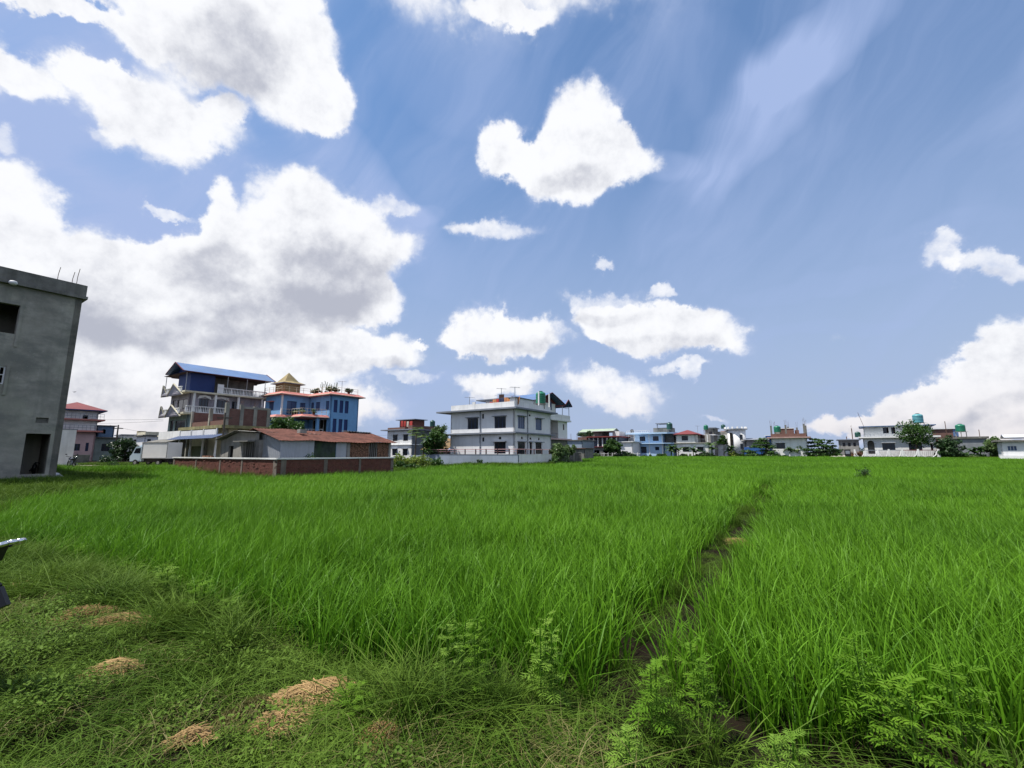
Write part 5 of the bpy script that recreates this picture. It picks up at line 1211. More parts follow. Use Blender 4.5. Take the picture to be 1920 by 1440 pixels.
dg.walls(0, zat(822, 119), darkconc, {}); dg.part('roof', MB().add([(-1, -1, zat(826, 119)), (dg.w+.5, -1, zat(822, 119)), (dg.w+.5, 5, zat(817, 119)), (-1, 5, zat(819, 119))], [(0, 1, 2, 3)]), fwhite)

Cc = House('red_roofed_house', 'white two storey house with a red hipped roof over its left half', 1269, 1329, 112, 8, anchor='R')
w = Cc.w; xs = Cc.on('F', 1304, 820)[0]; zt = zat(813, 112); zm = zat(831, 112)
hs = [Cc.hole('F', 1278, 1290, 817, 826)]; hl = [Cc.hole('F', 1280, 1292, 838, 847), Cc.hole('F', 1307.5, 1319, 838, 847)]; dr = (xs+1.0-0, xs+1.9, zm+.2, zm+2.0)
Cc.walls(0, zm, white, {'F': hl}); Cc.walls(zm+.2, zt, white, {'F': hs}, x1=xs); Cc.bx('rear_room', xs, w, 3, 8, zm+.2, zt-.2, plaster)
for x in hs: Cc.window('F', x, fnavy, glass, 2)
for x in hl: Cc.window('F', x, fbrown, glass, 2, hood=trimgrey)
Cc.slab(zm, .2, concrete, .4, 'floor_slab'); hip_roof(Cc, 0, xs, -.1, 7, zt, zt+1.15, redroof, .5); Cc.slab(zt-.25, .15, redroof, .2, 'lean_roof', x0=xs, x1=w-2, y0=1)
Cc.bx('terrace_door', xs+.6, xs+1.6, 2.93, 3.0, zm+.25, zm+2.1, fbrown); Cc.rail((xs, -.3), (w+.3, -.3), zm+.2, .85, trimgrey, .3)
for x_ in (xs+.2, xs+2.6, w-.3): Cc.bx('terrace_post', x_, x_+.15, .4, .55, zm+.2, zt-.25, white)
tank(Cc, w*.82, 5.5, zt-.2, .55, 1.3, greentank, 'green tank raised on the white roof right of the red hipped roof', 1.4)
XA, YA = Cc.world(xs, 3); antenna(XA, YA, zt, 2.2, 'thin antenna beside the red hipped roof')

Dd = House('tower_house', 'white house with rounded corner tower and tall dark stair window', 1341, 1366, 126, 9, anchor='R')
w = Dd.w; zt = zat(815, 126); zm = zat(833, 126); hs = [Dd.hole('F', 1349, 1356, 823.5, 830.5), Dd.hole('F', 1360.5, 1365.5, 823.5, 830.5)]; hs[1] = (hs[1][0], min(hs[1][1], w-.2), hs[1][2], hs[1][3])
Dd.walls(0, zt, white, {'F': hs}); [Dd.window('F', x, fbrown, glass, 1) for x in hs]; Dd.slab(zm, .2, trimgrey, .35, 'floor_band', x1=w-.5); Dd.parapet(zt, .9, plaster)
Dd.bx('roof_room', 1.5, w-.3, 2, 6, zt, zat(807, 126), pinkwall); 
ztt = zat(806, 126)
cx_, cy_, rr_ = w+1.9, 1.6, 2.5
Dd.part('tower', MB().lathe([(rr_, 0), (rr_, ztt)], 20, (cx_, cy_, 0)), white, None, True)
Dd.bx('tower_wing', w-.2, w+1.9, .0, 6, 0, ztt-.1, white); Dd.part('tower_cornice', MB().lathe([(rr_+.5, ztt), (rr_+.6, ztt+.3)], 20, (cx_, cy_, 0)), white)
for i in range(9):
    a_ = math.pi+math.pi*i/8*1.2; Dd.part('merlon', MB().box(cx_+2.7*math.cos(a_)-.2, cx_+2.7*math.cos(a_)+.2, cy_+2.7*math.sin(a_)-.15, cy_+2.7*math.sin(a_)+.15, ztt+.3, ztt+.8), white)
Dd.bx('stair_window', cx_-1.2, cx_-.5, cy_-2.6, cy_-2.0, zm-1.6, ztt-.9, dark)
for z_ in (zm+.6, zm-2.0): Dd.bx('balcony_ledge', cx_+.2, cx_+3.3, cy_-2.0, cy_+1.5, z_, z_+.2, trimgrey)
for z_ in (zm+1.0, zm-1.5): Dd.bx('side_window', cx_+1.2, cx_+1.9, cy_-2.2, cy_-1.5, z_+.2, z_+1.6, glass)
tank(Dd, w*.55, 4, zt+1.9, .6, 1.2, darktank, 'dark green tank on the roof beside the rounded white tower')
Dk = House('dark_brick_block', 'narrow dark brick stair block between the red roofed house and tower house', 1325, 1341, 124, 6, anchor='R', cat='house')
hh = Dk.hole('F', 1329.5, 1336, 809, 816); h2 = (hh[0], hh[1], hh[2]-2.8, hh[3]-2.8)
Dk.walls(0, zat(803, 124), darkconc, {'F': [hh, h2]}); Dk.window('F', hh); Dk.window('F', h2); Dk.slab(zat(803, 124), .25, trimgrey, .4); Dk.slab(zat(816, 124), .2, palegrey, .4, 'floor_band')
gb = House('teal_block', 'small block with green tinted panels beside the dark brick stair block', 1313, 1326, 121, 4, anchor='R', cat='house')
gb.walls(0, zat(820, 121), white, {}); gb.bx('green_panel', .3, gb.w-.2, -.06, 0, zat(830, 121), zat(821.5, 121), mat('green_panel', (.05, .16, .12), .6, .3, 1)); gb.slab(zat(820, 121), .15, fwhite, .3)

gs_ = House('grey_roofed_house', 'low grey roofed house with a blue shuttered ground floor among trees', 1400, 1440, 120, 8, anchor='R')
gs_.walls(0, zat(824, 120), plaster, {'F': [(3, 5, 2.6, 3.8)]}); gs_.window('F', (3, 5, 2.6, 3.8)); gable_roof(gs_, 0, gs_.w, 0, 8, zat(824, 120), zat(821, 120)+.1, trimgrey, .5, 'x', trimgrey); gs_.bx('blue_shutter', -.5, 4.5, -.3, -.05, .8, zat(838, 120), mat('blue_shutter', (.03, .10, .30), .6, .2, 1))
bs_ = House('blue_block', 'tiny bright blue roof block left of the house with bare columns', 1438, 1449, 125, 4, anchor='R', cat='house')
bs_.walls(0, zat(817, 125), mat('strong_blue', (.06, .16, .45), .7, .2, 1), {}); bs_.slab(zat(817, 125), .15, fwhite, .2)

E = House('unfinished_house', 'white ground floor house topped with bare brick walls and concrete columns', 1448, 1514, 103, 8, anchor='R')
w = E.w; zt = zat(821, 103); hw = E.hole('F', 1455.5, 1472, 830.5, 841.5)
E.walls(0, zt, white, {'F': [hw]}); E.window('F', hw, fbrown, glass, 2, hood=white); E.slab(zt, .3, mat('pinkish_slab', (.40, .27, .24), .85, .2, 1, .2, stain=(.2, .14, .12), stain_amt=.6), .8)
E.parapet(zt+.3, .75, brickm)
E.bx('brick_wall', w*.15, w*.66, 3, 3.25, zt+.3, zat(803, 106), brickm); E.bx('brick_wall', w*.68, w*.8, 3.3, 3.5, zt+.3, zat(806, 106), brickm); E.bx('wall_cap', w*.14, w*.67, 2.9, 3.4, zat(803, 106), zat(803, 106)+.12, white)
for i, (fx, y_, py) in enumerate(((.0, .1, 797.5), (.05, 6.5, 798), (.42, .2, 796.5), (.46, 5, 798), (.72, 3.9, 800.5), (.93, .1, 795.5), (.97, 4, 797))):
    zc = zat(py, 105); mb = MB().box(w*fx, w*fx+.36, y_, y_+.36, zt+.3, zc); cl = E.part('column', mb, darkconc); mb = MB(); rebars(mb, w*fx+.18, y_+.18, zc, 1.5, 4, .12); E.part('reinforcing_bar', mb, rod, cl)['kind'] = 'stuff'
tank(E, w*.19, 1.8, zt+1.5, .75, 1.55, greentank, 'bright green tank among the bare columns of the unfinished house'); E.bx('tank_base', w*.12, w*.26, 1.0, 2.6, zt+.3, zt+1.5, concrete)
Fh = House('far_flat_house', 'hazy grey two storey house far behind the trees, left of the white villa', 1576, 1612, 150, 8, anchor='R')
hh = [Fh.hole('F', a, a+5, 830, 837) for a in (1580, 1590, 1600)]; Fh.walls(0, zat(825, 150), plaster, {'F': hh}); [Fh.window('F', x) for x in hh]; Fh.slab(zat(825, 150), .3, trimgrey, .6)
mb = MB().box(2, 2.25, 0, .25, zat(825, 150), zat(818, 150)).box(3.6, 3.85, 0, .25, zat(825, 150), zat(803, 150)); rebars(mb, 3.7, .1, zat(803, 150), 1.2); Fh.part('bare_column', mb, rod)

# white villa on the right with ornamental fence
V = House('villa', 'white villa with blue edged flat roof, arched porch and dark windows on the right', 1621, 1757, 100, 9, anchor='R', rot=-38)
w = V.w; Y0_ = V.o[1]
zs = V.on('F', 1660, 821)[1]; zr = V.on('F', 1660, 799.5)[1]; xr = V.on('F', 1748, 810)[0]
hl = [V.hole('F', 1654.5, 1678.5, 830.5, 844.5), V.hole('F', 1704, 1729, 830, 845), V.hole('F', 1745, 1749.5, 831, 845)]; hu = [V.hole('F', 1652.5, 1663, 801.5, 812.5), V.hole('F', 1668, 1675.5, 801, 813), V.hole('F', 1712, 1722, 803, 812)]
arch = V.hole('F', 1627, 1640, 826, 851)
V.walls(0, zs, white, {'F': hl+[arch]}); V.walls(zs+.35, zr, white, {'F': hu}, x0=.3, x1=xr, y0=.4)
for x in hl: V.window('F', x, fbrown, glass, 2, hood=white)
for x in hu: V.window(((.3, .4), (1, 0), xr-.3), (x[0]-.3, x[1]-.3, x[2], x[3]), fbrown, glass, 1)
V.slab(zs, .35, white, .8); V.rail((.2, -.6), (xr*.45, -.6), zs+.35, .5, trimgrey, .6)
V.slab(zr, .15, rblue, .55, 'blue_edged_roof', x1=xr+.2); 
mb = MB(); a, b, c, e_ = arch; m_ = (a+b)/2; rad = (b-a)/2; zc_ = e_-rad
vs = []; fs = []; n = 12
for i in range(n+1):
    t_ = math.pi*i/n; vs += [(m_-rad*math.cos(t_), -.06, zc_+rad*math.sin(t_)), (m_-(rad+.35)*math.cos(t_), -.06, zc_+(rad+.35)*math.sin(t_)), (m_-rad*math.cos(t_), .2, zc_+rad*math.sin(t_)), (m_-(rad+.35)*math.cos(t_), .2, zc_+(rad+.35)*math.sin(t_))]
for i in range(n): o = i*4; fs += [(o, o+1, o+5, o+4), (o+2, o+6, o+7, o+3), (o, o+4, o+6, o+2), (o+1, o+3, o+7, o+5)]
V.part('porch_arch', mb.add(vs, fs), white)
V.part('arch_spandrel', MB().add([(a+.01, .05, zc_+.05), (m_-.3, .05, e_-.02), (a+.01, .05, e_-.02), (b-.01, .05, zc_+.05), (b-.01, .05, e_-.02), (m_+.3, .05, e_-.02)], [(0, 1, 2), (3, 4, 5)]), trimgrey)
V.bx('porch_wall', a-.4, b+.4, 1.8, 1.9, 0, zs, plaster)
X, Y = V.world(xr-2.0, 3); tank(V, xr-2.0, 1.2, zr+.15, .95, 2.1, tealtank, 'pale teal water tank on the villa roof behind the tall tree', .5)
tank(V, -.9, 2.5, zs+.35, .6, 1.3, darktank, 'dark tank at the left end of the villa roof')
tb = MB().cyl((.5, 1, zr), (-.4, 1, zr+3.6), .04, n=5); V.part('roof_pole', tb, rod)
fo = House('ornamental_fence', 'white ornamental fence of flared posts and sweeping hoops before the villa', 1601, 1764, 94, .3, anchor='R', rot=-38, cat='fence')
w = fo.w; px_posts = [1603, 1622, 1646, 1667, 1692, 1722, 1760]; zg = .75
pos = [fo.on('F', p, 850)[0] for p in px_posts]; zT = zg+1.75
for i, x_ in enumerate(pos):
    hgt = 1.9 if i not in (1, 2) else 1.6; q = .45
    fo.part('flared_post', MB().add([(x_-q, -.12, zg-.3), (x_+q, -.12, zg-.3), (x_+q, .12, zg-.3), (x_-q, .12, zg-.3), (x_-.16, -.1, zg+hgt), (x_+.16, -.1, zg+hgt), (x_+.16, .1, zg+hgt), (x_-.16, .1, zg+hgt),
      (x_-.2, -.12, zg+.7), (x_+.2, -.12, zg+.7), (x_+.2, .12, zg+.7), (x_-.2, .12, zg+.7)], [(0, 1, 9, 8), (1, 2, 10, 9), (2, 3, 11, 10), (3, 0, 8, 11), (8, 9, 5, 4), (9, 10, 6, 5), (10, 11, 7, 6), (11, 8, 4, 7), (4, 5, 6, 7)]), white)
for i, (a, b) in enumerate(zip(pos, pos[1:])):
    m_ = (a+b)/2; k = 12; mb = MB(); pts = [(a+.15+(b-a-.3)*j/k, 0, zg+1.55-1.45*math.sqrt(max(0, 1-((j/k-.5)*2)**2))) for j in range(k+1)]
    mb.tube(pts, .11, 6); fo.part('hoop', mb, white)
    fo.bx('top_rail', a+.16, b-.16, -.05, .05, zg+1.62, zg+1.74, redroof if i > 3 else trimgrey)
    mb = MB()
    for j in range(1, 10): xx = a+(b-a)*j/10; mb.cyl((xx, 0, zg+.1), (xx, 0, zg+1.65), .02, n=4)
    o = fo.part('grille_bar', mb, fbrown); o['kind'] = 'stuff'
kb = House('dark_kiosk', 'small dark box kiosk standing left of the white ornamental fence', 1584, 1594, 98, 1.2, anchor='R', cat='kiosk')
kb.bx('body', 0, kb.w, 0, 1.2, .6, zat(843, 98), black); kb.bx('screen_panel', .15, kb.w-.15, -.04, 0, zat(851, 98), zat(845, 98), trimgrey); kb.bx('roof', -.08, kb.w+.08, -.08, 1.28, zat(843, 98), zat(843, 98)+.1, darkconc)

Hh = House('brick_house', 'brown brick house with pale roof edge behind the round dark tree', 1750, 1801, 108, 8, anchor='R')
Hh.walls(0, zat(804, 108), brickm, {}); Hh.slab(zat(804, 108), .2, fwhite, .3); Hh.bx('blue_panel', Hh.w-.9, Hh.w+.02, -.05, .0, zat(818, 108), zat(805, 108), rblue)
Hh.bx('pole', Hh.w*.5, Hh.w*.5+.12, -2, -1.88, 0, zat(790, 108), rod)
Ih = House('grey_house', 'low grey rendered house with dark roof edge at the right', 1800, 1853, 98, 8, anchor='R')
Ih.walls(0, zat(822, 98), mat('cool_render', (.24, .26, .28), .9, .2, 1, .2, stain=(.13, .14, .15), stain_amt=.6), {}); Ih.slab(zat(822, 98), .45, darkconc, .3)
Ih.bx('rod_bundle', Ih.w-1.0, Ih.w-.9, .3, .4, zat(822, 98), zat(805, 98), rod)
tank(Ih, Ih.w*.27, 3, zat(822, 98)+.45, .85, 1.75, greentank, 'bright green tank on the dark edged grey house at the right', 1.2)
Jh = House('white_bungalow', 'pale bungalow with a grey roof at the right edge of the photograph', 1876, 1990, 84, 8, anchor='L', rot=-44)
hh = [Jh.hole('F', 1889, 1907, 836, 845)]; Jh.walls(0, Jh.on('F', 1890, 828)[1], palegrey, {'F': hh}); [Jh.window('F', x, fwhite, blueglass, 2) for x in hh]
Jh.slab(Jh.on('F', 1890, 828)[1], .3, darkconc, .7); gable_roof(Jh, 1, Jh.w, 1, 7, Jh.on('F', 1890, 820)[1], Jh.on('F', 1890, 814)[1], fwhite, .4, 'x', trimgrey)
Jh.bx('base_band', -.3, Jh.w, -.5, -.2, 0, 1.3, white)

# small unfinished frame glimpsed between pale house and vine hung house
Fr = House('far_house', 'distant low grey building with bare rods right of the gabled house', 1062, 1092, 108, 7, anchor='R', cat='building')
Fr.walls(0, zat(826, 108), bluewall, {}); Fr.slab(zat(826, 108), .2, darkconc, .3); mb = MB(); [rebars(mb, 1+i*1.6, .5, zat(826, 108), 2.0, 3) for i in range(4)]; Fr.part('rod_bundle', mb, rod)['kind'] = 'stuff'
Dw = House('garden_hut', 'low dark hut behind the brown wall right of the pale house', 1072, 1096, 84, 4, anchor='R', cat='shed')
Dw.walls(0, zat(841, 84), darkconc, {'F': [(.4, 1.6, .8, 1.8)]}); Dw.slab(zat(841, 84), .12, brickm, .3)

# ================================================================= poles and wires
wood = mat('weathered_pole', (.10, .085, .07), .9, .3, 3)
def pole(X, Y, h_, label, arm=True):
    t = empty('power_pole', (X, Y, gz(X, Y)-.1), R(10), label, 'utility pole', 'utility poles'); build('shaft', MB().cyl((0, 0, 0), (0, 0, h_), .14, .09, 8), wood, t)
    if arm: build('crossarm', MB().box(-.7, .7, -.06, .06, h_-.6, h_-.48), wood, t)
    return (X, Y, float(gz(X, Y))-.1+h_-.45)
p1 = pole(xat(215, 70), 70, 5.8, 'thin pole rising behind the low house beyond the grey building')
p2 = pole(xat(415, 46.5), 46.5, 5.6, 'dark weathered pole in front of the mossy slab building')
p0 = (-95, 80, 10.5)
def wire(a, b, sag, label):
    pts = []
    for i in range(17):
        t_ = i/16; pts.append((a[0]+(b[0]-a[0])*t_, a[1]+(b[1]-a[1])*t_, a[2]+(b[2]-a[2])*t_-sag*4*t_*(1-t_)))
    o = build('overhead_wire', MB().tube(pts, .018, 4), black); tag(o, label, 'wire', 'overhead wires')
ww = lambda px, py, Y: (xat(px, Y, zat(py, Y)), Y, zat(py, Y))
wire(ww(60, 783, 74), ww(306, 786, 66), .2, 'uppermost wire crossing the gap left of the balcony house')
wire(ww(60, 792, 74), ww(306, 789, 66), .3, 'middle wire crossing the gap left of the balcony house')
wire(ww(206, 797, 70), ww(306, 814, 66), .2, 'lowest wire slanting down towards the balcony house')
wire(ww(655, 812, 90), ww(726, 816, 98), .2, 'short wire between the blue house and the small white house')
# bird
bd = MB().add([(0, -.12, 0), (.0, .16, 0), (-.3, .02, .12), (.3, .05, .1), (0, .0, .05), (0, 0, -.05)], [(0, 5, 4), (1, 4, 5), (0, 4, 2), (4, 1, 2), (0, 3, 4), (4, 3, 1)])
b_ = build('bird', bd, mat('bird_grey', (.2, .2, .22), .8)); b_.location = (xat(143, 60, 12), 60, zat(735, 60)); tag(b_, 'small grey bird flying high left of the balcony house', 'bird')

# ================================================================= trees and shrubs
bark = mat('bark', (.10, .08, .06), .95, .35, 4, .6); stemg = mat('green_stem', (.06, .14, .015), .8, .3, 4, spec=.03)
LM = dict(mid=leafmat('tree_leaf', (.018, .055, .010), (.065, .135, .022), .3, .45, .5), dark=leafmat('dark_leaf', (.012, .036, .012), (.040, .085, .022), .22, .45, .5),
          lime=leafmat('lime_leaf', (.07, .13, .015), (.24, .30, .05), .35, .45, .8), pale=leafmat('pale_leaf', (.05, .10, .03), (.13, .20, .06), .3, .5, .6), red=leafmat('russet_leaf', (.10, .05, .03), (.22, .12, .05), .3, .5, .6))
def leaf_mesh(C_, rad, n_per, size, rng, flat=1., aspect=.55, up=.3):
    k = len(C_); n = k*n_per
    c = np.repeat(C_, n_per, 0); d = rng.normal(0, 1, (n, 3)); d /= np.linalg.norm(d, axis=1)[:, None]
    rr = np.repeat(rad, n_per)*rng.random(n)**.45
    p = c+d*rr[:, None]*np.array([1, 1, flat])
    nr = d*.6+rng.normal(0, .6, (n, 3))+np.array([0, 0, up]); nr /= np.linalg.norm(nr, axis=1)[:, None]
    a = np.cross(nr, rng.normal(0, 1, (n, 3))); a /= np.linalg.norm(a, axis=1)[:, None]; b = np.cross(nr, a)
    s = size*(.6+.8*rng.random(n))[:, None]
    V_ = np.stack([p-a*s*.5, p+b*s*aspect*.5, p+a*s*.5-nr*s*.12, p-b*s*aspect*.5], 1).reshape(-1, 3)
    i = np.arange(n)*4; return V_, np.stack([i, i+1, i+2, i+3], 1), np.repeat(rng.random(n)*.6+np.repeat(rng.random(k), n_per)*.4, 4)
tr = np.random.default_rng(77)
def tree(name, label, px, D, H_, rx, rz, style='round', leaf='mid', size=.28, nc=38, per=55, cat='tree', z0=None, group=None, X=None, ry=None, trunk_r=None):
    X = xat(px, D, 2) if X is None else X; z0 = float(gz(X, D)) if z0 is None else z0; t = empty(name, (X, D, z0-.05), 0, label, cat, group); ry = ry or rx
    rng = tr; mb = MB(); tr_ = trunk_r or max(.05, H_*.022)
    if style == 'bush':
        d = rng.normal(0, 1, (nc, 3)); d /= np.linalg.norm(d, axis=1)[:, None]; q = rng.random(nc)[:, None]**.5
        Cc_ = d*q*np.array([rx*.78, ry*.78, rz*.72]); Cc_[:, 2] = np.abs(Cc_[:, 2]+rz*.35); rad = np.full(nc, min(rx, rz)*.42)
        for c in Cc_[:7]: mb.cyl((0, 0, 0), tuple(c), tr_*.6, tr_*.25, 5, False)
        V_, Q_, r_ = leaf_mesh(Cc_, rad, per, size, rng)
    elif style == 'umbrella':
        Cl = []; zc = H_-rz
        for L_i, (fr, zf) in enumerate(((1.0, -.55), (1.0, -.15), (.8, .25), (.5, .6), (.25, .9))):
            k = max(3, int(nc*fr/3.4)); a = rng.random(k)*6.28; q = np.sqrt(rng.random(k))*fr
            Cl.append(np.stack([rx*q*np.cos(a), ry*q*np.sin(a), zc+rz*zf+rng.normal(0, rz*.07, k)-q*rz*.12], 1))
        Cc_ = np.concatenate(Cl); rad = np.full(len(Cc_), rx*.26)
        mb.cyl((0, 0, 0), (.05*H_, 0, zc+rz*.4), tr_, tr_*.4, 7, False)
        for c in Cc_[::3]: mb.cyl((.03*H_, 0, max(.3*H_, c[2]-rz*.35)), tuple(c), tr_*.35, tr_*.12, 4, False)
        V_, Q_, r_ = leaf_mesh(Cc_, rad, per, size, rng, .26, up=1.0)
    else:
        zc = H_-rz; d = rng.normal(0, 1, (nc, 3)); d /= np.linalg.norm(d, axis=1)[:, None]; q = rng.random(nc)[:, None]**.42
        Cc_ = d*q*np.array([rx*.82, ry*.82, rz*.82])+np.array([0, 0, zc]); rad = (min(rx, rz)*.30)*(.7+.6*rng.random(nc))
        top = (0.04*H_, .02, zc-rz*.2); mb.cyl((0, 0, 0), top, tr_, tr_*.6, 8, False)
        for c in Cc_[::3]: mb.cyl((top[0]*.9, 0, top[2]*rng.uniform(.75, 1)), tuple(c), tr_*.4, tr_*.12, 5, False)
        V_, Q_, r_ = leaf_mesh(Cc_, rad, per, size, rng, .8)
    V_[:, 2] = np.maximum(V_[:, 2], .05)
    me = mesh_np('crown', V_, [Q_], dict(rnd=r_), LM[leaf]); link('crown', me, None, t); build('trunk' if style != 'bush' else 'stems', mb, bark, t)
    return t
def arc_leaf(mb, R_, p, az, el_, L_, wd, droop, n=6, split=0):
    """a long banana-like leaf: rib arch with two wings"""
    p = Vector(p); dx = Vector((math.cos(az), math.sin(az), 0)); sx = Vector((-math.sin(az), math.cos(az), 0)); c = p.copy(); vs = []; e_ = el_
    for i in range(n+1):
        t_ = i/n; w_ = wd*math.sin(math.pi*min(1, .12+t_*.88))**.6*.5 if i < n else .01
        if i == 0: w_ = wd*.06
        vs += [c+sx*w_-Vector((0, 0, w_*.35)), c, c-sx*w_-Vector((0, 0, w_*.35))]
        c = c+(dx*math.cos(e_)+Vector((0, 0, math.sin(e_))))*(L_/n); e_ -= droop/n
    fs = []
    for i in range(n): o = 3*i; fs += [(o, o+1, o+4, o+3), (o+1, o+2, o+5, o+4)]
    mb.add(vs, fs)
def banana(px, D, H_, label, leaf='mid', n=9, L_=1.9, wd=.5, group='banana plants along the far side of the field'):
    X = xat(px, D, 2); t = empty('banana_plant', (X, D, float(gz(X, D))-.05), 0, label, 'banana plant', group); R_ = random.Random(int(px*7))
    for k in range(2):
        ox, oy, hh = (0, 0, H_) if k == 0 else (R_.uniform(-.9, .9), R_.uniform(-.3, .8), H_*.65)
        build('stem', MB().cyl((ox, oy, 0), (ox, oy, hh*.6), .12, .08, 8), stemg, t)
        mb = MB()
        for i in range(n): arc_leaf(mb, R_, (ox, oy, hh*.56+R_.uniform(0, .15)), 6.283*i/n+R_.uniform(-.3, .3), R_.uniform(.7, 1.4), L_*R_.uniform(.75, 1.1), wd, R_.uniform(1.4, 2.6))
        build('leaves', mb, LM[leaf], t)
    return t
# left village
tree('dense_tree', 'round dark green tree standing beside the parked truck', 233, 62, 3.6, 1.9, 1.7, 'round', 'dark', .26, 46, 80)
tree('garden_bush', 'small bush on the open green left of the dark round tree', 205, 58, 1.3, 1.5, 1.0, 'bush', 'dark', .2, 20, 50, 'bush')
tree('garden_bush', 'low weed clump near the lane before the truck', 214, 44, .9, .9, .6, 'bush', 'mid', .14, 16, 50, 'bush')
tree('mango_tree', 'leafy green tree standing in front of the bright blue house above the rusty roof', 534, 47, 5.5, 2.2, 1.6, 'round', 'mid', .3, 52, 85)
tree('creeper', 'small green creeper hanging over the net screen of the rusty roofed shed', 612, 30.8, 2.2, .8, .7, 'bush', 'mid', .13, 18, 40, 'creeper', z0=.9, ry=.25, X=xat(612, 33.2, 2))
# roof garden pots and spiky plants
rp = B.world
for i, (lx_, ly_, hh, lb, lfk) in enumerate([(-.3, 1.0, 1.0, 'leafy pot plant at the inner corner of the blue house roof', 'dark'), (1.2, .5, 1.1, 'bushy pot plant left of the cactus on the blue house roof', 'dark'), (w_ := 4.6, .6, .9, 'low bushy pot plant near the front of the blue house roof', 'mid'), (B.w-1.2, 1.5, 1.3, 'dark bushy plant on the front corner of the blue house roof', 'dark'), (B.w-.6, 3.6, 1.2, 'dark bushy plant at the far right of the blue house roof', 'dark')]):
    X, Y = rp(lx_, ly_); zt_ = B.on('R', 619, 739)[1]+.45
    t = tree('pot_plant', lb, 0, Y, hh, .75, .6, 'bush', lfk, .2, 18, 60, 'pot plant', z0=zt_+.3, X=X); build('pot', MB().lathe([(.16, -.3), (.24, .08)], 10), brickred, t)
for i in range(6):
    X, Y = rp(2.2+i*.55, .6+(i % 2)*.7); zt_ = B.on('R', 619, 739)[1]+.45
    t = empty('cactus', (X, Y, zt_), 0, ['leftmost', 'second', 'third', 'fourth', 'fifth', 'rightmost'][i]+' tall cactus in the row along the blue house roof edge', 'cactus', 'tall cacti on the blue house roof'); rr = random.Random(i); mb = MB(); hh = rr.uniform(1.3, 2.0)
    mb.tube([(0, 0, .2), (rr.uniform(-.1, .1), 0, hh*.6), (rr.uniform(-.25, .25), 0, hh)], .05, 6)
    for s_ in (-1, 1): mb.tube([(0, 0, hh*.45), (s_*.18, 0, hh*.55), (s_*.22, 0, hh*rr.uniform(.75, .95))], .04, 6)
    build('stem', mb, mat('cactus_green', (.16, .20, .13), .8, .3, 4), t); build('pot', MB().lathe([(.14, 0), (.2, .28)], 10), brickred, t)
for i, (lx_, ly_) in enumerate([(.8, -3.2), (2.2, -3.4), (3.7, -3.4), (B.w-1.2, -2.0)]):
    X, Y = rp(lx_, ly_); zt_ = B.on('R', 619, 739)[1]-3.3
    t = tree('pot_plant', ['bushy pot plant furthest left on the blue house balcony', 'pot plant at the left of the blue house balcony corner', 'pale pot plant near the middle of the blue house balcony', 'pot plant at the right end of the blue house balcony'][i], 0, Y, .9, .5, .5, 'bush', ['dark', 'pale', 'lime', 'pale'][i], .15, 12, 30, 'pot plant', z0=zt_+.28, X=X); build('pot', MB().lathe([(.14, -.25), (.22, .08)], 10), brickred, t)
# between compound wall and pale house
for i, (px, D, rx, rz, lf, lb) in enumerate([(753, 40, 1.0, 1.15, 'lime', 'lime leaved bush right at the end of the brick compound wall'), (772, 41, 1.0, 1.05, 'lime', 'second lime leaved bush from the brick compound wall'), (791, 42, 1.1, 1.0, 'lime', 'lime leaved bush at the right end of the bright row'), (812, 44, 1.1, .85, 'mid', 'low dull green bush after the lime leaved row'), (748, 36, .8, .6, 'mid', 'low green shrub at the foot of the compound wall end'), (770, 38.5, 1.0, .5, 'mid', 'low spreading shrub in front of the lime leaved row')]):
    tree('garden_bush', lb, px, D, rz*1.6, rx, rz, 'bush', lf, .2, 26, 60, 'bush')
def papaya(px, D, H_, label, leaf='lime', L_=1.0, z0=None):
    X = xat(px, D, 2); t = empty('papaya_tree', (X, D, float(gz(X, D))-.05), 0, label, 'papaya tree'); R_ = random.Random(int(px)); build('trunk', MB().cyl((0, 0, 0), (.1, 0, H_), .11, .06, 8), bark, t); mb = MB()
    for i in range(16):
        a_ = 6.283*i/16*2.4; e_ = R_.uniform(-.3, 1.1); q = Vector((math.cos(a_)*math.cos(e_), math.sin(a_)*math.cos(e_), math.sin(e_)))*L_*R_.uniform(.6, 1)
        tip = Vector((.1, 0, H_))+q; mb.cyl((.1, 0, H_), tuple(tip), .015, .01, 3, False)
        for j in range(6): arc_leaf(mb, R_, tip, a_+(j-2.5)*.55, .1, L_*.5, .16, .9, 3)
    build('crown', mb, LM[leaf], t); return t
papaya(778, 52, 3.6, 'papaya tree with bright drooping crown beside the small white house')
papaya(793, 60, 3.0, 'smaller papaya tree right of the brighter one')
tree('dense_tree', 'bushy dark tree between the papaya and the large pale house', 812, 58, 4.6, 1.7, 2.0, 'round', 'mid', .28, 44, 75)
tree('dense_tree', 'small green tree at the left end of the pale house wall', 826, 60, 5.4, 1.6, 1.4, 'round', 'pale', .24, 30, 65)
banana(806, 58, 4.4, 'tall banana plant rising above the trees left of the pale house', 'dark', 9, 2.4, .55, None)
banana(823, 64, 6.6, 'dark banana leaves showing high beside the pale house corner', 'dark', 8, 1.9, .5, None)
tree('garden_tree', 'leafy tree leaning over the white garden wall right of the pale house', 1048, 57.5, 3.2, 1.6, 1.4, 'round', 'pale', .24, 46, 80)
tree('garden_tree', 'pale leaved tree drooping over the brown wall', 1066, 60, 3.3, 1.2, 1.0, 'round', 'pale', .22, 26, 65)
tree('garden_bush', 'bush hiding the foot of the brown wall', 1040, 55.5, 1.8, 1.2, .9, 'bush', 'mid', .2, 22, 55, 'bush')
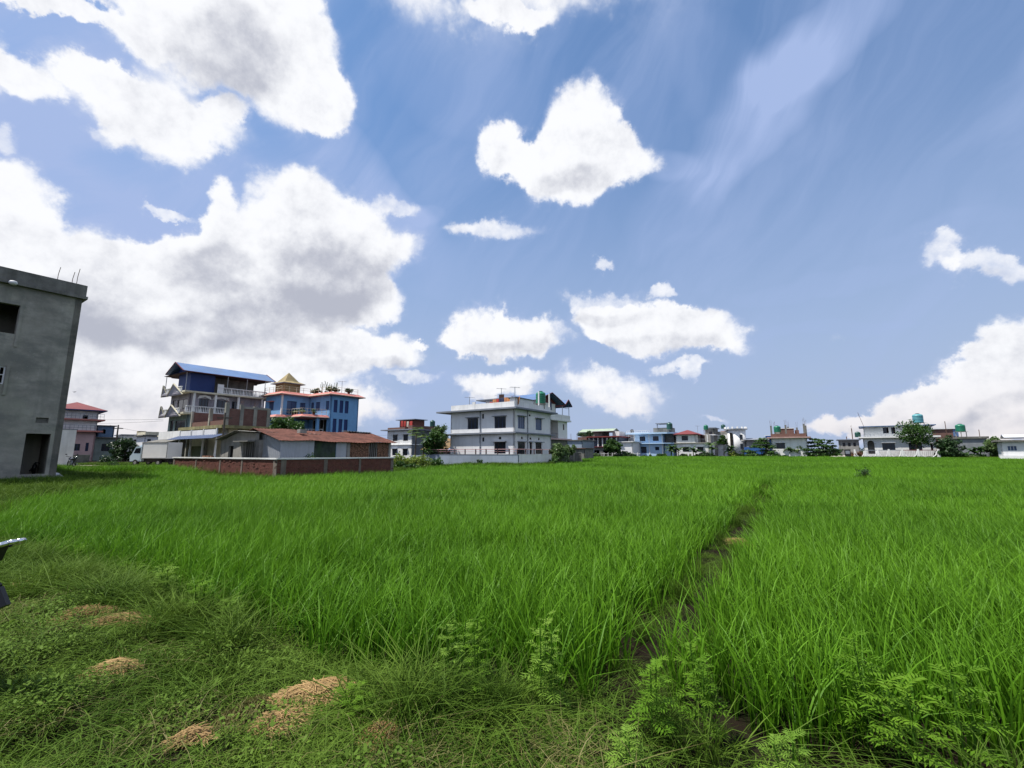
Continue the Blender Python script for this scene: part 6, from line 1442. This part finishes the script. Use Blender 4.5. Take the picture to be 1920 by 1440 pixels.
for i, px in enumerate((840, 851, 878, 897, 903, 913)):
    X = xat(px, 51, 1); yy = float(yfar(X))+1.6; X = xat(px, yy, 1); lb_ = ['leftmost small shrub at the foot of the blue grey wall', 'second small shrub from the left along the blue grey wall', 'third small shrub along the blue grey wall, standing alone', 'fourth and fuller shrub along the blue grey wall', 'tallest shrub at the foot of the blue grey wall', 'last small shrub at the right of the blue grey wall row'][i]; rz_ = [.5, .4, .35, .6, .65, .4][i]
    tree('wall_shrub', lb_, px, yy, 1, .45, rz_, 'bush', 'dark', .16, 9, 26, 'shrub', group='shrubs at the foot of the blue grey wall')
# far side planting
FAR = [
 ('tree', 1150, 106, 4.6, 2.5, 2.0, 'round', 'mid', 'round green tree between the vine hung house and the pale blue house'),
 ('tree', 1163, 108, 3.0, 2.4, 1.4, 'bush', 'dark', 'dark bush left of the pale blue house'),
 ('tree', 1180, 109, 2.2, 2.0, 1.0, 'bush', 'dark', 'low bush before the left wing of the pale blue house'),
 ('banana', 1259, 104, 3.6, 'pale', 'banana plant between the pale blue and the red roofed house'),
 ('banana', 1272, 103, 2.8, 'pale', 'banana plant left of the red roofed house windows'),
 ('banana', 1300, 103, 2.8, 'mid', 'banana plant before the middle of the red roofed house'),
 ('banana', 1334, 101, 4.8, 'pale', 'tall banana plant right of the red roofed house'),
 ('tree', 1240, 105, 1.6, 1.8, .9, 'bush', 'mid', 'low bush at the right foot of the pale blue house'),
 ('tree', 1285, 104, 1.7, 2.3, .9, 'bush', 'pale', 'pale low bush under the first red roofed house window'),
 ('tree', 1312, 103, 1.8, 2.2, 1.0, 'bush', 'mid', 'low bush under the second red roofed house window'),
 ('tree', 1326, 102, 2.7, 2.0, 1.4, 'bush', 'dark', 'dark bush beside the tall banana plant'),
 ('tree', 1357, 104, 5.4, 1.1, 1.2, 'umbrella', 'mid', 'thin young tree before the tower house'),
 ('tree', 1376, 100, 3.0, 1.9, 1.7, 'bush', 'lime', 'bright round bush in front of the white tower'),
 ('banana', 1371, 101, 3.6, 'mid', 'banana plant behind the bright round bush'),
 ('tree', 1396, 100, 1.6, 1.9, .8, 'bush', 'mid', 'low bush right of the bright round bush'),
 ('tree', 1427, 96, 4.4, 4.0, 2.3, 'umbrella', 'mid', 'wide layered tree left of the unfinished house'),
 ('tree', 1447, 97, 2.2, 2.4, 1.2, 'bush', 'dark', 'dark bush beneath the wide layered tree'),
 ('tree', 1408, 97, 2.0, 1.6, 1.0, 'bush', 'dark', 'dark bush at the left foot of the layered tree'),
 ('tree', 1492, 95, 3.4, 1.9, 1.7, 'round', 'pale', 'small bushy tree before the unfinished house'),
 ('banana', 1481, 95, 2.6, 'mid', 'banana plant under the unfinished house window'),
 ('tree', 1535, 94, 4.4, 3.9, 2.1, 'umbrella', 'mid', 'broad layered tree right of the unfinished house'),
 ('tree', 1560, 95, 4.0, 2.0, 1.6, 'umbrella', 'dark', 'darker layered tree at the right of the broad one'),
 ('tree', 1514, 94, 1.8, 1.6, 1.0, 'bush', 'dark', 'dark low bush under the broad layered tree'),
 ('tree', 1545, 95, 2.6, 1.5, 1.2, 'bush', 'pale', 'pale bush under the layered trees'),
 ('tree', 1466, 96, 1.3, 2.0, .8, 'bush', 'mid', 'low bush below the unfinished house window'),
 ('tree', 1718, 90, 8.8, 3.6, 3.6, 'round', 'mid', 'tall airy tree in front of the white villa'),
 ('tree', 1780, 94, 5.0, 3.0, 2.6, 'round', 'dark', 'dark rounded tree between villa and brick house'),
 ('tree', 1768, 90, 2.2, 1.6, 1.1, 'bush', 'lime', 'yellow green bush at the villa fence end'),
 ('tree', 1797, 90, 2.4, 2.0, 1.2, 'bush', 'mid', 'grey green bush beside the yellow green one'),
 ('tree', 1866, 82, 4.6, 2.3, 2.1, 'round', 'pale', 'feathery pale tree left of the bungalow'),
 ('banana', 1838, 80, 2.6, 'mid', 'drooping palm like plant before the grey house'),
 ('banana', 1856, 79, 2.4, 'mid', 'second drooping plant beside the feathery tree'),
 ('tree', 1830, 82, 1.6, 2.0, .9, 'bush', 'dark', 'dark low bush before the grey house'),
 ('tree', 1815, 84, 1.5, 1.8, .8, 'bush', 'pale', 'pale weeds before the grey house'),
 ('tree', 1875, 80, 2.0, 1.8, 1.0, 'bush', 'dark', 'dark bush at the bungalow corner'),
 ('tree', 1605, 104, 2.6, 2.0, 1.3, 'bush', 'red', 'russet bush left of the villa porch'),
 ('tree', 1115, 108, 1.5, 2.2, .8, 'bush', 'pale', 'low bush before the vine hung house'),
 ('tree', 1215, 106, 1.2, 1.8, .7, 'bush', 'pale', 'low bush before the pale blue house middle'),
]
for e_ in FAR:
    if e_[0] == 'tree':
        _, px, D, H_, rx, rz, sty, lf, lb = e_
        D = max(D, float(yfar(xat(px, D, 2)))+1.2)
        nc, per = (60, 60) if H_ > 4 else (26, 44)
        if px == 1718: nc, per = 64, 42
        nm = {'bush': 'garden_bush', 'umbrella': 'layered_tree', 'round': 'garden_tree'}[sty]
        tree(nm, lb, px, D, H_, rx, rz, sty, lf, .42 if H_ > 4 else .36, nc, per, 'bush' if sty == 'bush' else 'tree')
    else: 
        _, px, D, H_, lf, lb = e_; D = max(D, float(yfar(xat(px, D, 2)))+1.0); banana(px, D, H_, lb, lf, 10, 2.3, .6)
tree('vine', 'dark vines trailing over the roof room of the vine hung house', 1098, 116, 1, 2.6, 1.3, 'bush', 'dark', .35, 26, 50, 'vine', z0=zat(818, 116))
tree('field_bush', 'lone dark twiggy shrub standing up out of the rice at the right', 1613, 25.6, 1.1, .42, .55, 'bush', 'dark', .07, 26, 30, 'shrub', z0=.42)

# heaps of stones / rubble by the dark kiosk
for i in range(3):
    X = xat(1565+i*9, 99, 1); o = link('rubble_heap', lump((1.2, .8, .7), 30+i, 2), mat('pale_rubble', (.40, .36, .32), .95, .4, 4, .8)); o.location = (X, 99, float(gz(X, 99))+.1); tag(o, ['left', 'middle', 'right'][i]+' heap of pale rubble between layered trees and dark kiosk', 'rubble heap', 'heaps of rubble by the kiosk')

# ================================================================= foreground weeds and straw
M_weed = leafmat('weed_leaf', (.05, .135, .008), (.145, .265, .022), .3, .6, 3, spec=.08); M_weed2 = leafmat('weed_leaf_pale', (.08, .17, .015), (.19, .31, .045), .3, .6, 3, spec=.1)
def weed(px, py, H_, label, seed, nst=2, m=None, z=.05, leafL=.13, spread=.06, bushy=1.):
    x, y = ground_pt(px, py, z); rng = random.Random(seed); t = empty('weed_plant', (x, y, float(gz(x, y))-.01), 0, label, 'weed', 'feathery weeds along the field edge'); m = m or M_weed
    for s in range(nst):
        sb = MB(); bx_, by_ = rng.uniform(-spread, spread), rng.uniform(-spread, spread); tx_, ty_ = bx_*1.6+rng.uniform(-.03, .03), by_*1.6; h_ = H_*rng.uniform(.8, 1)
        P_s = lambda q: Vector((bx_+(tx_-bx_)*q, by_+(ty_-by_)*q, h_*q))
        sb.tube([tuple(P_s(q)) for q in (0, .33, .66, 1)], .0045, 5); st_ = build('stem', sb, stemg, t)
        lb = MB(); nl = int(14*bushy)
        for i in range(nl):
            q = .22+.78*i/(nl-1); a_ = i*2.4+rng.uniform(-.3, .3); Lf = leafL*(1.15-.55*q)*rng.uniform(.8, 1.15); e_ = .5+.6*q
            c = P_s(q); d = Vector((math.cos(a_)*math.cos(e_), math.sin(a_)*math.cos(e_), math.sin(e_))); sd = Vector((-math.sin(a_), math.cos(a_), 0))
            npair = 6
            prev = c.copy()
            for j in range(1, npair+2):
                e2 = e_-j*.16; d = Vector((math.cos(a_)*math.cos(e2), math.sin(a_)*math.cos(e2), math.sin(e2))); cur = prev+d*Lf/(npair+1)
                lb.add([prev-sd*.0014, prev+sd*.0014, cur+sd*.0012, cur-sd*.0012], [(0, 1, 2, 3)])
                ll = Lf*.42*math.sin(math.pi*(j+.6)/(npair+2.2))
                up = sd.cross(d)*rng.uniform(-.25, .25)
                for g in ((-1, 1) if j <= npair else (0,)):
                    dd = (sd*g*.85+d*.55+up).normalized() if g else d; pp_ = dd.cross(sd.cross(d)).normalized()*ll*.13
                    lb.add([cur, cur+dd*ll*.45+pp_, cur+dd*ll-Vector((0, 0, ll*.12)), cur+dd*ll*.45-pp_], [(0, 1, 2, 3)])
                prev = cur
        n_ = len(lb.v); me = bpy.data.meshes.new('leaves'); me.from_pydata(lb.v, [], lb.f); at = me.attributes.new('rnd', 'FLOAT', 'POINT'); at.data.foreach_set('value', [rng.random()*.3+.5 for _ in range(n_)]); link('leaves', me, m, t)
    return t
rng_w = [1.0, 1.08, 1.1, .95, 1.12, 1.05, .9, 1.12, 1, 1, .9, 1, 1, .95, 1, 1, 1]
WEEDS = [(850, 1350, .52, 3, M_weed2, .13, 'twin headed pale feathery weed at the field edge left of centre'), (905, 1350, .54, 3, M_weed, .12, 'darker feathery weed standing just right of the twin headed one'),
 (1015, 1350, .56, 3, M_weed2, .15, 'tall weed with neat comb like leaves at the bottom centre'), (1225, 1415, .50, 3, M_weed, .15, 'bushy feathery weed at the near mouth of the drainage gap'),
 (1325, 1390, .52, 3, M_weed, .16, 'tall feathery weed right of the drainage gap'), (1670, 1425, .66, 2, M_weed, .19, 'big feathery weed rising among the rice at the lower right'),
 (1725, 1475, .52, 2, M_weed, .19, 'dense feathery weed low at the lower right'), (1830, 1465, .58, 2, M_weed, .19, 'feathery weed leaning at the right edge of the foreground'),
 (1495, 1530, .30, 2, M_weed2, .15, 'short palmate weed at the bottom edge right of centre'), (1185, 1530, .28, 2, M_weed2, .14, 'short bright weed cut by the bottom edge near the gap'),
 (428, 1215, .42, 3, M_weed2, .17, 'small silvery weed at the left corner of the tall rice'), (375, 1195, .45, 4, M_weed, .18, 'leafy weed behind the silvery one'),
 (300, 1160, .46, 4, M_weed2, .18, 'clump of broad weeds near the straw heaps'), (235, 1120, .46, 4, M_weed, .2, 'leafy weed among grass left of the broad clump'),
 (120, 1085, .46, 4, M_weed, .2, 'leafy weed behind the motorbike tail'), (700, 1395, .16, 2, M_weed, .12, 'short weed beside the small straw tuft'), (650, 1380, .18, 2, M_weed, .12, 'short leafy weed between straw and grass')]
for i, (px, py, H_, ns, m_, ll, lb) in enumerate(WEEDS): weed(px, py, H_*rng_w[i], lb, i+3, ns, m_, leafL=ll*.98)
def straw(px, py, rx, ry, ang, n, label, m, seed, h=(.05, .15), z=.2, hh=.07):
    x, y = ground_pt(px, py, z); rng = np.random.default_rng(seed)
    rx *= 1.4; ry *= 1.35; n = int(n*1.5); q = np.sqrt(rng.random(n))*(1+.35*rng.random(n)*(rng.random(n) < .2)); a = rng.random(n)*6.28; k = 1+.25*np.sin(a*3+seed)
    ca, sa = math.cos(ang*.6), math.sin(ang*.6); u, v = rx*q*k*np.cos(a), ry*q*k*np.sin(a); mid = np.stack([u*ca-v*sa, u*sa+v*ca], 1)
    th = ang+rng.normal(0, .55, n)+.8*np.sin(u*9+v*7+seed); L_s = h[0]+(h[1]-h[0])*rng.random(n); d = np.stack([np.cos(th), np.sin(th)], 1); nrm = np.stack([-d[:, 1], d[:, 0]], 1)
    zc = hh*np.clip(1-q**2, 0, 1)*rng.random(n)+.03; tilt = rng.normal(0, .12, n); cv = rng.normal(0, .22, n); wd = .0035*(.6+.8*rng.random(n)); rows = []
    for t in np.linspace(-.5, .5, 5):
        c = mid+d*(t*L_s)[:, None]+nrm*(cv*L_s*(t*t*2-.2))[:, None]; zz = zc+tilt*t*L_s-abs(t)**2*.03
        for g in (-1, 1): rows.append(np.concatenate([c+nrm*(g*wd/2)[:, None], (zz+g*wd*.3)[:, None]], 1))
    V_ = np.stack(rows, 1).reshape(-1, 3); b0 = np.arange(n)*10; Q_ = np.concatenate([np.stack([b0+2*j, b0+2*j+1, b0+2*j+3, b0+2*j+2], 1) for j in range(4)])
    wx, wy = V_[:, 0]+x, V_[:, 1]+y; V_[:, 2] += gz(wx, wy)-float(gz(x, y))
    me = mesh_np('straw_heap', V_, [Q_], dict(rnd=np.repeat(rng.random(n), 10)), m); o = link('straw_heap', me, None); o.location = (x, y, float(gz(x, y))); tag(o, label, 'straw heap', 'heaps of dry straw in the grass', None); return o
straw(35, 1118, .30, .17, .7, 1500, 'dry orange straw heap at the left edge under the motorbike tail', M_dry, 1)
straw(165, 1172, .17, .11, 1.2, 1300, 'left lobe of orange straw lying in the grass', M_dry, 2)
straw(228, 1182, .17, .09, .3, 1000, 'smaller orange straw bundle touching the left lobe', M_dry, 3)
straw(212, 1262, .09, .07, 1.0, 700, 'small faded straw patch below the pair of straw bundles', M_dry, 4)
straw(592, 1300, .17, .08, .6, 1700, 'bright orange straw heap in the centre left foreground', M_dry, 5)
straw(530, 1350, .10, .05, .6, 700, 'thin trail of straw leading down from the brightest heap', M_dry, 6)
straw(462, 1335, .12, .09, 2.2, 700, 'yellow wilted grass clump left of the brightest straw heap', M_yel, 7)
straw(712, 1385, .06, .09, 1.4, 600, 'small tan straw tuft right of the brightest heap', M_dry, 8)
straw(360, 1378, .06, .03, .2, 160, 'tiny wisp of straw near the bottom left', M_dry, 9)
straw(1385, 1012, .22, .12, .9, 350, 'brown dry stubble lying in the drainage gap halfway along', M_dry, 10, (.08, .25), .15, .05)

# wooded strip far beyond the houses
rngf = np.random.default_rng(9); n = 420; xf = rngf.uniform(-330, 420, n); yf = 210+rngf.uniform(0, 60, n)+.1*np.abs(xf)*0; hf_ = 2.2+2.6*vnoise(xf, yf*0+3, 22, 21)+rngf.random(n)*1.0
Cf = np.stack([xf, yf, .5+hf_*.5], 1); V_, Q_, r_ = leaf_mesh(Cf, hf_*1.2, 60, 1.3, rngf, .6); V_[:, 2] = np.maximum(V_[:, 2], .3)
far = link('far_trees', mesh_np('far_trees', V_, [Q_], dict(rnd=r_), LM['dark']), None); tag(far, 'low dark belt of trees far beyond the houses', 'tree belt', kind='stuff')
